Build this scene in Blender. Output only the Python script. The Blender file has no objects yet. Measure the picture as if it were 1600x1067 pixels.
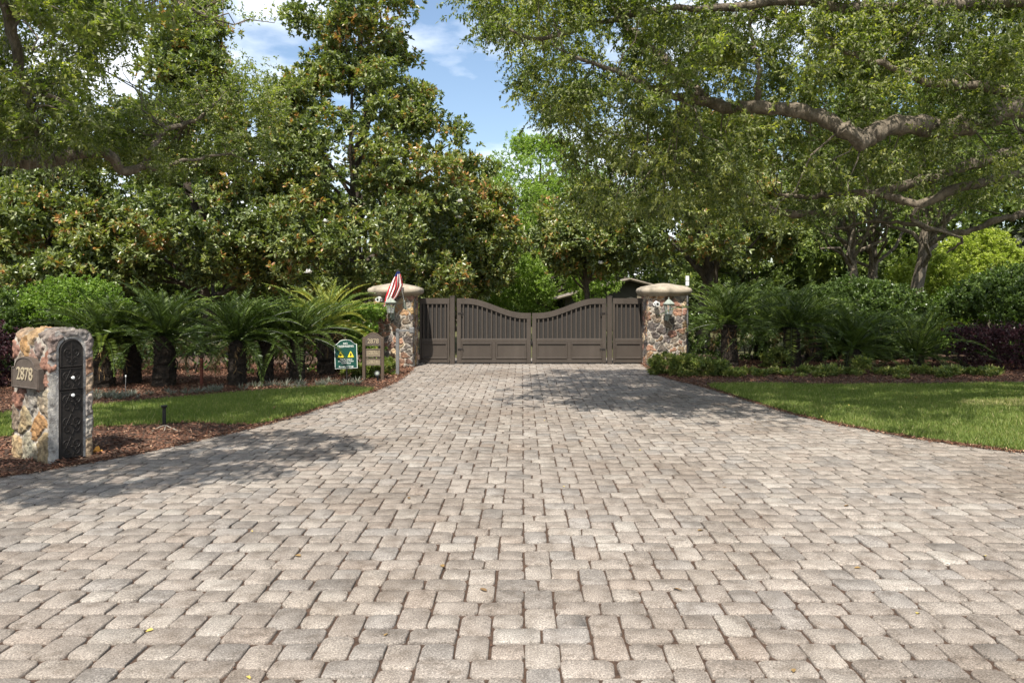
import bpy, math, numpy as np
from mathutils import Vector, Matrix, geometry, noise as mnoise
R = math.radians
rng = np.random.default_rng(7)
SC = bpy.context.scene
COL = SC.collection

# ------------------------------------------------------------------ camera, sky, sun
FP, HC, VPX, VPY = 1170.0, 1.57, 816.0, 465.0      # focal length in photo pixels, eye height, vanishing point
cam = bpy.data.cameras.new("camera"); camo = bpy.data.objects.new("camera", cam); COL.objects.link(camo)
camo.location = (0, 0, HC); camo.rotation_euler = (R(90), 0, 0)
cam.sensor_width = 36; cam.sensor_fit = 'HORIZONTAL'; cam.lens = 36 * FP / 1600
cam.shift_x = -(VPX - 800) / 1600; cam.shift_y = -(533.5 - VPY) / 1600
cam.clip_start = 0.05; cam.clip_end = 2000
SC.camera = camo
SUN_EL, SUN_AZ = R(57), R(193)                      # azimuth clockwise from +Y
S = Vector((math.sin(SUN_AZ) * math.cos(SUN_EL), math.cos(SUN_AZ) * math.cos(SUN_EL), math.sin(SUN_EL)))
SHX, SHY = -S.x / S.z, -S.y / S.z                   # where a point's shadow falls, per metre of height

world = bpy.data.worlds.new("World"); SC.world = world; world.use_nodes = True
nt = world.node_tree; N = nt.nodes; Lk = nt.links
for n in list(N): N.remove(n)
wo = N.new('ShaderNodeOutputWorld'); bg = N.new('ShaderNodeBackground'); sky = N.new('ShaderNodeTexSky')
sky.sky_type = 'NISHITA'; sky.sun_disc = False; sky.sun_elevation = SUN_EL; sky.sun_rotation = SUN_AZ
sky.air_density = 1.15; sky.dust_density = 1.3; sky.ozone_density = 1.6
tc = N.new('ShaderNodeTexCoord'); mp = N.new('ShaderNodeMapping'); mp.inputs['Scale'].default_value = (1, 1, 2.6)
mp.inputs['Location'].default_value = (0.35, 0.1, 0.22)
cn = N.new('ShaderNodeTexNoise'); cn.inputs['Scale'].default_value = 3.1; cn.inputs['Detail'].default_value = 9; cn.inputs['Roughness'].default_value = 0.55
cr = N.new('ShaderNodeValToRGB'); cr.color_ramp.elements[0].position = 0.44; cr.color_ramp.elements[1].position = 0.66
cr.color_ramp.elements[0].color = (0, 0, 0, 1); cr.color_ramp.elements[1].color = (0.9, 0.9, 0.9, 1)
mx = N.new('ShaderNodeMixRGB'); mx.inputs[2].default_value = (9.0, 9.2, 9.6, 1)
Lk.new(tc.outputs['Generated'], mp.inputs[0]); Lk.new(mp.outputs[0], cn.inputs['Vector']); Lk.new(cn.outputs[0], cr.inputs[0])
Lk.new(cr.outputs[0], mx.inputs[0]); Lk.new(sky.outputs[0], mx.inputs[1]); Lk.new(mx.outputs[0], bg.inputs[0])
bg.inputs[1].default_value = 0.112
Lk.new(bg.outputs[0], wo.inputs[0])
sun = bpy.data.lights.new("sun", 'SUN'); sun.energy = 5.0; sun.angle = R(0.53); sun.color = (1.0, 0.95, 0.87)
suno = bpy.data.objects.new("sun", sun); COL.objects.link(suno); suno.rotation_euler = S.to_track_quat('Z', 'Y').to_euler()
suno.location = (-8, -14, 25)
SC.view_settings.view_transform = 'Standard'; SC.view_settings.look = 'None'; SC.view_settings.gamma = 1
SC.view_settings.exposure = 0.80
SC.render.engine = 'CYCLES'
try:
    SC.cycles.max_bounces = 7; SC.cycles.diffuse_bounces = 4; SC.cycles.transmission_bounces = 5; SC.cycles.transparent_max_bounces = 6
except Exception: pass

# ------------------------------------------------------------------ helpers
def P(px, py, z):
    """a point seen at photo pixel (px, py) at distance z"""
    return np.array([(px - VPX) * z / FP, z, HC - (py - VPY) * z / FP])
def G(px, py):
    z = FP * HC / (py - VPY); return ((px - VPX) * z / FP, z)

def tag(o, label=None, cat=None, group=None, kind=None):
    if label: o['label'] = label
    if cat: o['category'] = cat
    if group: o['group'] = group
    if kind: o['kind'] = kind
    return o
def empty(name, loc=(0, 0, 0), rz=0, label=None, cat=None, group=None):
    o = bpy.data.objects.new(name, None); COL.objects.link(o); o.location = loc; o.rotation_euler = (0, 0, rz)
    o.empty_display_size = 0.2
    return tag(o, label, cat, group)
def link(name, me, parent=None, loc=None):
    o = bpy.data.objects.new(name, me); COL.objects.link(o)
    if parent: o.parent = parent
    if loc is not None: o.location = loc
    return o
def copy_tree(o, parent=None):
    c = o.copy(); COL.objects.link(c)
    if parent: c.parent = parent
    for ch in list(o.children): copy_tree(ch, c)
    return c

def mesh_np(name, V, loops, starts, mat, attr=None, smooth=False, dom='FACE', cols=None):
    me = bpy.data.meshes.new(name)
    V = np.asarray(V, dtype=np.float32); loops = np.asarray(loops, dtype=np.int32); starts = np.asarray(starts, dtype=np.int32)
    me.vertices.add(len(V)); me.vertices.foreach_set('co', V.ravel())
    me.loops.add(len(loops)); me.loops.foreach_set('vertex_index', loops)
    me.polygons.add(len(starts)); me.polygons.foreach_set('loop_start', starts)
    if smooth: me.polygons.foreach_set('use_smooth', np.ones(len(starts), dtype=bool))
    me.update(calc_edges=True)
    if attr is not None:
        for k, a in attr.items():
            at = me.attributes.new(k, 'FLOAT', dom); at.data.foreach_set('value', np.asarray(a, dtype=np.float32))
    if cols is not None:
        at = me.attributes.new('col', 'FLOAT_COLOR', dom)
        c4 = np.ones((len(cols), 4), dtype=np.float32); c4[:, :3] = cols
        at.data.foreach_set('color', c4.ravel())
    for m in (mat if isinstance(mat, (list, tuple)) else [mat]): me.materials.append(m)
    return me

class MB:
    """collects simple shapes into one mesh"""
    def __init__(s): s.V = []; s.F = []; s.M = []; s.n = 0
    def add(s, V, F, m=0):
        s.V += [tuple(v) for v in V]; s.F += [tuple(i + s.n for i in f) for f in F]; s.M += [m] * len(F); s.n += len(V)
    def box(s, c, d, rot=None, m=0, bev=0.0):
        """box centred at c, full size d, with a small bevel"""
        x, y, z = d[0] / 2, d[1] / 2, d[2] / 2; b = min(bev, x * .9, y * .9, z * .9)
        if b <= 0:
            V = [(sx * x, sy * y, sz * z) for sx in (-1, 1) for sy in (-1, 1) for sz in (-1, 1)]
            F = [(0, 1, 3, 2), (4, 6, 7, 5), (0, 4, 5, 1), (2, 3, 7, 6), (0, 2, 6, 4), (1, 5, 7, 3)]
        else:
            V = []; idx = {}
            for sx in (-1, 1):
                for sy in (-1, 1):
                    for sz in (-1, 1):
                        for a in range(3):
                            p = [sx * (x - b), sy * (y - b), sz * (z - b)]; p[a] = (sx * x, sy * y, sz * z)[a]
                            idx[(sx, sy, sz, a)] = len(V); V.append(tuple(p))
            F = []
            I = lambda sx, sy, sz, a: idx[(sx, sy, sz, a)]
            for sg in (-1, 1):
                f = [I(sg, -1, -1, 0), I(sg, 1, -1, 0), I(sg, 1, 1, 0), I(sg, -1, 1, 0)]; F.append(f if sg > 0 else f[::-1])
                f = [I(-1, sg, -1, 1), I(-1, sg, 1, 1), I(1, sg, 1, 1), I(1, sg, -1, 1)]; F.append(f if sg > 0 else f[::-1])
                f = [I(-1, -1, sg, 2), I(1, -1, sg, 2), I(1, 1, sg, 2), I(-1, 1, sg, 2)]; F.append(f if sg > 0 else f[::-1])
            for s1 in (-1, 1):
                for s2 in (-1, 1):
                    f = [I(-1, s1, s2, 1), I(1, s1, s2, 1), I(1, s1, s2, 2), I(-1, s1, s2, 2)]; F.append(f if s1 * s2 > 0 else f[::-1])
                    f = [I(s1, -1, s2, 2), I(s1, 1, s2, 2), I(s1, 1, s2, 0), I(s1, -1, s2, 0)]; F.append(f if s1 * s2 > 0 else f[::-1])
                    f = [I(s1, s2, -1, 0), I(s1, s2, 1, 0), I(s1, s2, 1, 1), I(s1, s2, -1, 1)]; F.append(f if s1 * s2 > 0 else f[::-1])
            for sx in (-1, 1):
                for sy in (-1, 1):
                    for sz in (-1, 1):
                        f = [I(sx, sy, sz, 0), I(sx, sy, sz, 1), I(sx, sy, sz, 2)]; F.append(f if sx * sy * sz > 0 else f[::-1])
        if rot is not None: V = [tuple(rot @ Vector(v)) for v in V]
        s.add([(v[0] + c[0], v[1] + c[1], v[2] + c[2]) for v in V], F, m)
    def tube(s, pts, rad, n=8, m=0, cap=True, rough=0.0):
        pts = [Vector(p) for p in pts]
        if not hasattr(rad, '__len__'): rad = [rad] * len(pts)
        V = []; F = []; up = Vector((0.13, 0.21, 1)).normalized(); a = None
        for i, p in enumerate(pts):
            t = (pts[min(i + 1, len(pts) - 1)] - pts[max(i - 1, 0)]).normalized()
            if a is None: a = t.cross(up); a = a.normalized() if a.length > .05 else t.orthogonal().normalized()
            else: a = (a - t * a.dot(t)).normalized()
            b = t.cross(a)
            for k in range(n):
                th = 2 * math.pi * k / n; r = rad[i] * (1 + rough * (rng.random() - .5) * 2)
                V.append(p + (a * math.cos(th) + b * math.sin(th)) * r)
        for i in range(len(pts) - 1):
            for k in range(n):
                k2 = (k + 1) % n; F.append((i * n + k, i * n + k2, (i + 1) * n + k2, (i + 1) * n + k))
        if cap: F.append(tuple(range(n - 1, -1, -1))); F.append(tuple((len(pts) - 1) * n + k for k in range(n)))
        s.add(V, F, m)
    def lathe(s, prof, c=(0, 0, 0), n=20, m=0, sq=None):
        """profile [(r, z)] turned about z"""
        V = []; F = []
        for r, z in prof:
            for k in range(n):
                th = 2 * math.pi * (k + .5) / n; V.append((c[0] + r * math.cos(th), c[1] + r * math.sin(th), c[2] + z))
        for i in range(len(prof) - 1):
            for k in range(n): k2 = (k + 1) % n; F.append((i * n + k, i * n + k2, (i + 1) * n + k2, (i + 1) * n + k))
        F.append(tuple(range(n - 1, -1, -1))); F.append(tuple((len(prof) - 1) * n + k for k in range(n)))
        s.add(V, F, m)
    def prism(s, poly, y0, y1, m=0):
        """polygon in x,z extruded from y0 (front) to y1"""
        n = len(poly); V = [(x, y0, z) for x, z in poly] + [(x, y1, z) for x, z in poly]
        F = [tuple(range(n)), tuple(range(2 * n - 1, n - 1, -1))] + [(k, k + n, (k + 1) % n + n, (k + 1) % n) for k in range(n)]
        s.add(V, F, m)
    def build(s, name, mats, parent=None, smooth=False, fix=True):
        me = bpy.data.meshes.new(name); me.from_pydata(s.V, [], s.F)
        for mm in (mats if isinstance(mats, (list, tuple)) else [mats]): me.materials.append(mm)
        me.polygons.foreach_set('material_index', np.array(s.M, dtype=np.int32))
        if smooth: me.polygons.foreach_set('use_smooth', np.ones(len(s.F), dtype=bool))
        me.update()
        if fix:
            import bmesh
            bm = bmesh.new(); bm.from_mesh(me); bmesh.ops.recalc_face_normals(bm, faces=bm.faces); bm.to_mesh(me); bm.free()
        if smooth:
            try: me.set_sharp_from_angle(angle=R(40))
            except Exception: pass
        return link(name, me, parent)

def text_mesh(body, size, extrude=0.003, font_scale=1.0, bold=0.0, align='CENTER'):
    cu = bpy.data.curves.new('txt', 'FONT'); cu.body = body; cu.size = size; cu.extrude = extrude; cu.offset = bold
    cu.align_x = align; cu.align_y = 'CENTER'; cu.resolution_u = 3
    o = bpy.data.objects.new('txt', cu); COL.objects.link(o)
    dg = bpy.context.evaluated_depsgraph_get(); me = bpy.data.meshes.new_from_object(o.evaluated_get(dg))
    bpy.data.objects.remove(o); bpy.data.curves.remove(cu)
    return me
def text_part(name, body, size, mat, parent, loc, sx=1.0, extrude=0.003, bold=0.0):
    """lettering that stands in the x-z plane facing -y"""
    me = text_mesh(body, size, extrude, bold=bold); me.materials.clear(); me.materials.append(mat)
    o = link(name, me, parent, loc); o.rotation_euler = (R(90), 0, 0); o.scale = (sx, 1, 1)
    return o

# ------------------------------------------------------------------ materials
def base_mat(name, rough=0.8, spec=0.3):
    m = bpy.data.materials.new(name); m.use_nodes = True
    b = m.node_tree.nodes['Principled BSDF']; b.inputs['Roughness'].default_value = rough
    b.inputs['Specular IOR Level'].default_value = spec
    return m, m.node_tree.nodes, m.node_tree.links, b
def node(Ns, t, **kw):
    n = Ns.new(t)
    for k, v in kw.items():
        if k in n.inputs: n.inputs[k].default_value = v
        else: setattr(n, k, v)
    return n
def ramp(Ns, stops, interp='LINEAR'):
    r = Ns.new('ShaderNodeValToRGB'); r.color_ramp.interpolation = interp
    while len(r.color_ramp.elements) > 1: r.color_ramp.elements.remove(r.color_ramp.elements[-1])
    r.color_ramp.elements[0].position = stops[0][0]; r.color_ramp.elements[0].color = (*stops[0][1], 1)
    for p, c in stops[1:]:
        e = r.color_ramp.elements.new(p); e.color = (*c, 1)
    return r
def noisy(name, c1, c2, scale=20, rough=0.8, bump=0.3, dist=0.01, spec=0.3, metal=0.0, detail=6, bscale=None, stretch=None):
    m, Ns, L, b = base_mat(name, rough, spec); b.inputs['Metallic'].default_value = metal
    t = node(Ns, 'ShaderNodeTexCoord'); src = t.outputs['Object']
    if stretch:
        mpn = node(Ns, 'ShaderNodeMapping'); mpn.inputs['Scale'].default_value = stretch; L.new(src, mpn.inputs[0]); src = mpn.outputs[0]
    n1 = node(Ns, 'ShaderNodeTexNoise', Scale=scale, Detail=detail, Roughness=0.65); L.new(src, n1.inputs['Vector'])
    r = ramp(Ns, [(0.3, c1), (0.7, c2)]); L.new(n1.outputs[0], r.inputs[0]); L.new(r.outputs[0], b.inputs['Base Color'])
    if bump:
        n2 = node(Ns, 'ShaderNodeTexNoise', Scale=bscale or scale * 2.5, Detail=8, Roughness=0.7); L.new(src, n2.inputs['Vector'])
        bp = node(Ns, 'ShaderNodeBump', Strength=bump, Distance=dist); L.new(n2.outputs[0], bp.inputs['Height']); L.new(bp.outputs[0], b.inputs['Normal'])
    return m
def leaf_mat(name, front, back=None, rough=0.45, trans=0.3, spec=0.35, tcol=None):
    """front / back = colour stops by the leaf's own tint; light passes through the blade"""
    olive = lambda st: [(p, (c[0] + .22 * max(c[1] - c[0], 0), c[1] * .98, c[2] + .08 * c[1])) for p, c in st]
    front = olive(front); back = olive(back) if back else None
    m, Ns, L, b = base_mat(name, rough, spec)
    a = node(Ns, 'ShaderNodeAttribute', attribute_name='tint')
    r1 = ramp(Ns, front); L.new(a.outputs['Fac'], r1.inputs[0]); colr = r1.outputs[0]
    if back:
        r2 = ramp(Ns, back); L.new(a.outputs['Fac'], r2.inputs[0])
        g = node(Ns, 'ShaderNodeNewGeometry'); mixc = node(Ns, 'ShaderNodeMixRGB'); L.new(g.outputs['Backfacing'], mixc.inputs[0])
        L.new(r1.outputs[0], mixc.inputs[1]); L.new(r2.outputs[0], mixc.inputs[2]); colr = mixc.outputs[0]
    L.new(colr, b.inputs['Base Color'])
    tr = node(Ns, 'ShaderNodeBsdfTranslucent'); mt = node(Ns, 'ShaderNodeMixRGB', blend_type='MULTIPLY'); mt.inputs[0].default_value = 1
    L.new(r1.outputs[0], mt.inputs[1]); mt.inputs[2].default_value = (*(tcol or (1.4, 1.62, 0.6)), 1); L.new(mt.outputs[0], tr.inputs[0])
    ms = node(Ns, 'ShaderNodeMixShader'); ms.inputs[0].default_value = trans
    L.new(b.outputs[0], ms.inputs[1]); L.new(tr.outputs[0], ms.inputs[2]); L.new(ms.outputs[0], Ns['Material Output'].inputs[0])
    return m

M = {}
M['magnolia'] = leaf_mat('magnolia_leaf', [(0.0, (.05, .085, .018)), (0.35, (.13, .175, .03)), (0.65, (.24, .28, .05)), (0.88, (.32, .36, .07)), (0.97, (.38, .30, .07)), (1, (.38, .19, .05))],
                         [(0.0, (.13, .18, .06)), (0.6, (.21, .26, .08)), (0.9, (.30, .28, .09)), (1, (.42, .22, .06))], rough=0.34, trans=0.28, spec=0.6)
M['oak'] = leaf_mat('oak_leaf', [(0.0, (.05, .085, .016)), (0.4, (.12, .175, .034)), (0.75, (.24, .29, .055)), (1, (.42, .43, .09))],
                    [(0, (.16, .19, .07)), (1, (.32, .34, .13))], rough=0.5, trans=0.42, spec=0.35, tcol=(1.6, 1.75, .5))
M['lightleaf'] = leaf_mat('light_green_leaf', [(0.0, (.13, .23, .03)), (0.6, (.22, .34, .05)), (1, (.33, .43, .08))], rough=0.5, trans=0.4)
M['bgleaf'] = leaf_mat('woodland_leaf', [(0.0, (.06, .10, .02)), (0.5, (.13, .19, .035)), (1, (.30, .34, .06))], rough=0.5, trans=0.3)
M['hedge'] = leaf_mat('hedge_leaf', [(0.0, (.04, .08, .016)), (0.6, (.085, .15, .026)), (1, (.19, .26, .045))], rough=0.35, trans=0.28, spec=0.45)
M['hedgebright'] = leaf_mat('bright_hedge_leaf', [(0.0, (.08, .17, .015)), (0.6, (.15, .27, .025)), (1, (.30, .40, .05))], rough=0.38, trans=0.32)
M['yellow'] = leaf_mat('yellow_green_leaf', [(0.0, (.20, .27, .03)), (0.6, (.35, .42, .05)), (1, (.52, .54, .09))], rough=0.45, trans=0.35)
M['varieg'] = leaf_mat('variegated_leaf', [(0.0, (.08, .13, .025)), (0.5, (.18, .23, .04)), (0.8, (.38, .38, .08)), (1, (.52, .48, .14))], rough=0.45, trans=0.3)
M['purple'] = leaf_mat('purple_leaf', [(0.0, (.03, .016, .017)), (0.6, (.075, .036, .036)), (1, (.20, .10, .09))], rough=0.4, trans=0.25, tcol=(1.6, .9, 1.1))
M['silver'] = leaf_mat('silver_leaf', [(0.0, (.10, .12, .075)), (1, (.25, .26, .18))], rough=0.5, trans=0.2, tcol=(1.3, 1.4, .9))
M['palm'] = leaf_mat('sago_leaf', [(0.0, (.03, .060, .008)), (0.55, (.075, .13, .014)), (1, (.20, .27, .03))], rough=0.42, trans=0.2, spec=0.35)
M['palmyellow'] = leaf_mat('yellow_sago_leaf', [(0.0, (.08, .16, .02)), (0.5, (.25, .29, .03)), (1, (.52, .45, .04))], rough=0.35, trans=0.25, tcol=(1.3, 1.3, .7))
M['grass'] = leaf_mat('grass_blade', [(0.0, (.085, .145, .022)), (0.5, (.165, .24, .042)), (0.85, (.29, .34, .08)), (1, (.46, .41, .18))], rough=0.5, trans=0.4, spec=0.25, tcol=(1.6, 1.7, .6))
M['moss'] = leaf_mat('spanish_moss', [(0.0, (.13, .135, .10)), (1, (.25, .25, .19))], rough=0.9, trans=0.25, spec=0.1, tcol=(1.2, 1.2, .9))
M['deadleaf'] = leaf_mat('dead_leaf', [(0.0, (.12, .07, .03)), (0.6, (.26, .17, .05)), (1, (.50, .40, .06))], rough=0.7, trans=0.15, tcol=(1, .9, .6))
M['orange'] = leaf_mat('orange_leaf', [(0.0, (.75, .33, .03)), (1, (.85, .45, .05))], rough=0.6, trans=0.2, tcol=(1, .9, .6))
M['white_petal'] = leaf_mat('white_petal', [(0.0, (.75, .75, .66)), (1, (.8, .8, .72))], rough=0.5, trans=0.2, tcol=(1, 1, .9))
M['bark'] = noisy('oak_bark', (.055, .045, .032), (.27, .222, .165), scale=14, rough=0.95, bump=1.0, dist=.04, bscale=22, stretch=(1, 1, .45))
M['darkbark'] = noisy('dark_bark', (.045, .037, .028), (.13, .105, .08), scale=7, rough=0.95, bump=1.0, dist=.03, bscale=25, stretch=(1, 1, .4))
M['palmbark'] = noisy('sago_trunk_bark', (.012, .010, .008), (.05, .036, .025), scale=14, rough=0.95, bump=1.0, dist=.03, bscale=40)
M['gate'] = noisy('taupe_gate_paint', (.046, .036, .028), (.070, .056, .045), scale=3, rough=0.5, bump=.15, dist=.004, spec=0.35, bscale=60, stretch=(1, 1, .3))
M['metal_dark'] = noisy('dark_bronze_metal', (.010, .008, .007), (.026, .021, .018), scale=12, rough=0.6, bump=.2, dist=.003, spec=0.3)
M['black'] = noisy('black_metal', (.010, .010, .010), (.022, .022, .022), scale=20, rough=0.4, bump=.15, dist=.002, spec=.5)
M['post_grey'] = noisy('grey_painted_steel', (.12, .12, .12), (.17, .165, .16), scale=10, rough=0.5, bump=.1, dist=.002)
M['lantern'] = noisy('verdigris_lantern_metal', (.15, .175, .15), (.30, .325, .27), scale=18, rough=0.55, bump=.25, dist=.003, spec=0.4)
M['white_plastic'] = noisy('white_plastic', (.62, .62, .6), (.74, .74, .72), scale=8, rough=0.4, bump=0, spec=0.4)
M['wood_brown'] = noisy('brown_painted_wood', (.055, .038, .026), (.10, .07, .05), scale=6, rough=0.7, bump=.4, dist=.005, bscale=30, stretch=(1, 1, .2))
M['sign_tan'] = noisy('weathered_tan_board', (.15, .12, .08), (.23, .185, .125), scale=9, rough=0.8, bump=.4, dist=.004, bscale=40)
M['sign_brown'] = noisy('bronze_plaque', (.065, .05, .04), (.105, .082, .066), scale=25, rough=0.55, bump=.3, dist=.003, bscale=90)
M['sign_green'] = noisy('dark_green_sign_paint', (.008, .05, .038), (.012, .065, .048), scale=5, rough=0.4, bump=0)
M['sign_white'] = noisy('white_sign_paint', (.6, .62, .58), (.74, .75, .7), scale=30, rough=0.6, bump=0)
M['sign_yellow'] = noisy('yellow_sign_paint', (.72, .58, .03), (.8, .66, .05), scale=10, rough=0.5, bump=0)
M['letter_tan'] = noisy('tan_lettering', (.30, .245, .16), (.41, .345, .24), scale=30, rough=0.5, bump=.1, dist=.002)
M['capstone'] = noisy('weathered_cast_stone', (.14, .12, .09), (.42, .355, .27), scale=3.5, rough=0.85, bump=.5, dist=.01, bscale=35, detail=9)
M['flag_red'] = noisy('flag_red_cloth', (.42, .012, .02), (.55, .02, .03), scale=30, rough=0.8, bump=.2, dist=.003)
M['flag_white'] = noisy('flag_white_cloth', (.68, .66, .63), (.78, .76, .72), scale=30, rough=0.8, bump=.2, dist=.003)
M['flag_blue'] = noisy('flag_blue_cloth', (.012, .025, .11), (.02, .035, .15), scale=30, rough=0.8, bump=.2, dist=.003)
M['roof'] = noisy('weathered_shingles', (.12, .10, .085), (.26, .22, .185), scale=6, rough=0.9, bump=.7, dist=.03, bscale=14, stretch=(1, .3, 1))
M['wall_dark'] = noisy('dark_olive_wall_paint', (.035, .034, .026), (.05, .047, .036), scale=2, rough=0.85, bump=.2)
M['trim'] = noisy('tan_trim_board', (.12, .10, .07), (.19, .155, .11), scale=5, rough=0.7, bump=.2)
M['twig'] = noisy('dry_twig', (.2, .17, .13), (.38, .33, .27), scale=20, rough=0.9, bump=.3)
m_, Ns, L_, b_ = base_mat('lantern_glass', 0.05, 0.5); b_.inputs['Transmission Weight'].default_value = 0.85; b_.inputs['Base Color'].default_value = (.9, .93, .9, 1); M['glass'] = m_
# fine mesh screen behind the gate slats
m_, Ns, L_, b_ = base_mat('screen_mesh', 0.7, .2)
t_ = node(Ns, 'ShaderNodeTexCoord'); w1 = node(Ns, 'ShaderNodeTexBrick', Scale=45.0); w1.offset = 0; w1.inputs['Color1'].default_value = (.026, .024, .022, 1)
w1.inputs['Color2'].default_value = (.022, .020, .019, 1); w1.inputs['Mortar'].default_value = (.05, .045, .04, 1); w1.inputs['Mortar Size'].default_value = .03
mpn = node(Ns, 'ShaderNodeMapping'); mpn.inputs['Rotation'].default_value = (R(90), 0, 0)
L_.new(t_.outputs['Object'], mpn.inputs[0]); L_.new(mpn.outputs[0], w1.inputs['Vector']); L_.new(w1.outputs[0], b_.inputs['Base Color']); M['screen'] = m_
# pavers: each block's own colour comes with the mesh
m_, Ns, L_, b_ = base_mat('concrete_paver', 0.9, 0.2)
a_ = node(Ns, 'ShaderNodeAttribute', attribute_name='col'); t_ = node(Ns, 'ShaderNodeTexCoord')
n1 = node(Ns, 'ShaderNodeTexNoise', Scale=125.0, Detail=4.0, Roughness=.8); n2 = node(Ns, 'ShaderNodeTexNoise', Scale=9.0, Detail=6.0, Roughness=.6)
n3 = node(Ns, 'ShaderNodeTexNoise', Scale=.55, Detail=5.0, Roughness=.6)
for n_ in (n1, n2, n3): L_.new(t_.outputs['Object'], n_.inputs['Vector'])
r1 = ramp(Ns, [(.35, (.28, .27, .26)), (.46, (.83, .83, .82)), (.55, (1.04, 1.03, 1.02)), (.65, (1.85, 1.83, 1.8))]); r2 = ramp(Ns, [(.32, (.68, .65, .62)), (.5, (.98, .97, .96)), (.66, (1.16, 1.16, 1.15))]); r3 = ramp(Ns, [(.34, (.80, .76, .72)), (.5, (1, .99, .98)), (.66, (1.1, 1.1, 1.1))])
L_.new(n1.outputs[0], r1.inputs[0]); L_.new(n2.outputs[0], r2.inputs[0]); L_.new(n3.outputs[0], r3.inputs[0])
src = a_.outputs['Color']
for r_ in (r1, r2, r3):
    k_ = node(Ns, 'ShaderNodeMixRGB', blend_type='MULTIPLY'); k_.inputs[0].default_value = 1; L_.new(src, k_.inputs[1]); L_.new(r_.outputs[0], k_.inputs[2]); src = k_.outputs[0]
L_.new(src, b_.inputs['Base Color'])
bp = node(Ns, 'ShaderNodeBump', Strength=.6, Distance=.004); L_.new(n1.outputs[0], bp.inputs['Height']); L_.new(bp.outputs[0], b_.inputs['Normal']); M['paver'] = m_
M['joint'] = noisy('sandy_joint_fill', (.03, .018, .012), (.10, .062, .042), scale=40, rough=.95, bump=.8, dist=.01, bscale=120)
M['soil'] = noisy('dark_mulch_soil', (.05, .03, .02), (.15, .095, .065), scale=25, rough=.95, bump=1, dist=.03, bscale=60)
M['turf'] = noisy('turf_base', (.03, .05, .012), (.07, .085, .025), scale=15, rough=.95, bump=1, dist=.03, bscale=60)
M['ground'] = noisy('leafy_ground', (.045, .05, .02), (.12, .11, .045), scale=1.5, rough=.95, bump=1, dist=.05, bscale=12)
m_, Ns, L_, b_ = base_mat('mulch_chip', 0.9, 0.2)
a_ = node(Ns, 'ShaderNodeAttribute', attribute_name='tint'); r_ = ramp(Ns, [(0, (.05, .024, .015)), (.5, (.14, .065, .04)), (.85, (.27, .145, .09)), (1, (.42, .30, .19))])
L_.new(a_.outputs['Fac'], r_.inputs[0]); L_.new(r_.outputs[0], b_.inputs['Base Color']); M['chip'] = m_
# field stone: colour per stone comes with the mesh, grain from noise
m_, Ns, L_, b_ = base_mat('field_stone', 0.85, 0.25)
a_ = node(Ns, 'ShaderNodeAttribute', attribute_name='col'); t_ = node(Ns, 'ShaderNodeTexCoord')
n1 = node(Ns, 'ShaderNodeTexNoise', Scale=14.0, Detail=8.0, Roughness=.7); n2 = node(Ns, 'ShaderNodeTexNoise', Scale=60.0, Detail=6.0, Roughness=.7)
L_.new(t_.outputs['Object'], n1.inputs['Vector']); L_.new(t_.outputs['Object'], n2.inputs['Vector'])
r1 = ramp(Ns, [(.34, (.38, .33, .30)), (.48, (.92, .9, .88)), (.66, (1.5, 1.42, 1.28))]); L_.new(n1.outputs[0], r1.inputs[0])
k_ = node(Ns, 'ShaderNodeMixRGB', blend_type='MULTIPLY'); k_.inputs[0].default_value = 1; L_.new(a_.outputs['Color'], k_.inputs[1]); L_.new(r1.outputs[0], k_.inputs[2]); L_.new(k_.outputs[0], b_.inputs['Base Color'])
bp = node(Ns, 'ShaderNodeBump', Strength=.9, Distance=.012); L_.new(n2.outputs[0], bp.inputs['Height']); L_.new(bp.outputs[0], b_.inputs['Normal']); M['stone'] = m_

# ------------------------------------------------------------------ leaves
def unit(a): return a / (np.linalg.norm(a, axis=-1, keepdims=True) + 1e-9)
def leaf_arrays(p, d, L, W, up=None, six=False, fold=0.25, droop=0.0):
    n = len(p); d = unit(d)
    if up is None: up = unit(rng.normal(0, .55, (n, 3)) + np.array([0, 0, 1.0]))
    s = unit(np.cross(d, up)); u = np.cross(s, d)
    L = np.broadcast_to(L, (n,))[:, None]; W = np.broadcast_to(W, (n,))[:, None]
    if six:
        prof = [(0, 0, 0), (.3, .5, fold * .5), (.72, .42, fold * .4 - droop * .5), (1, 0, -droop), (.72, -.42, fold * .4 - droop * .5), (.3, -.5, fold * .5)]
        F = [[0, 5, 4, 3], [0, 3, 2, 1]]
    else:
        prof = [(0, 0, 0), (.45, .5, fold * .5), (1, 0, -droop), (.45, -.5, fold * .5)]
        F = [[0, 3, 2, 1]]
    k = len(prof)
    V = np.empty((n, k, 3), dtype=np.float32)
    for i, (a, b, c) in enumerate(prof): V[:, i] = p + d * (a * L) + s * (b * W) + u * (c * W)
    F = np.array(F); nf = len(F)
    I = (np.arange(n)[:, None, None] * k + F[None]).reshape(-1)
    return V.reshape(-1, 3), I, nf
def leaves_mesh(name, parts, mat):
    """parts: list of (V, I, facesPerLeaf, tint) with 4-cornered faces"""
    Vs, Is, Ts = [], [], []; off = 0
    for V, I, nf, t in parts:
        Vs.append(V); Is.append(I + off); off += len(V); Ts.append(np.repeat(t, nf))
    V = np.concatenate(Vs); I = np.concatenate(Is); T = np.concatenate(Ts)
    return mesh_np(name, V, I, np.arange(0, len(I), 4), mat, {'tint': T})
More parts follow.
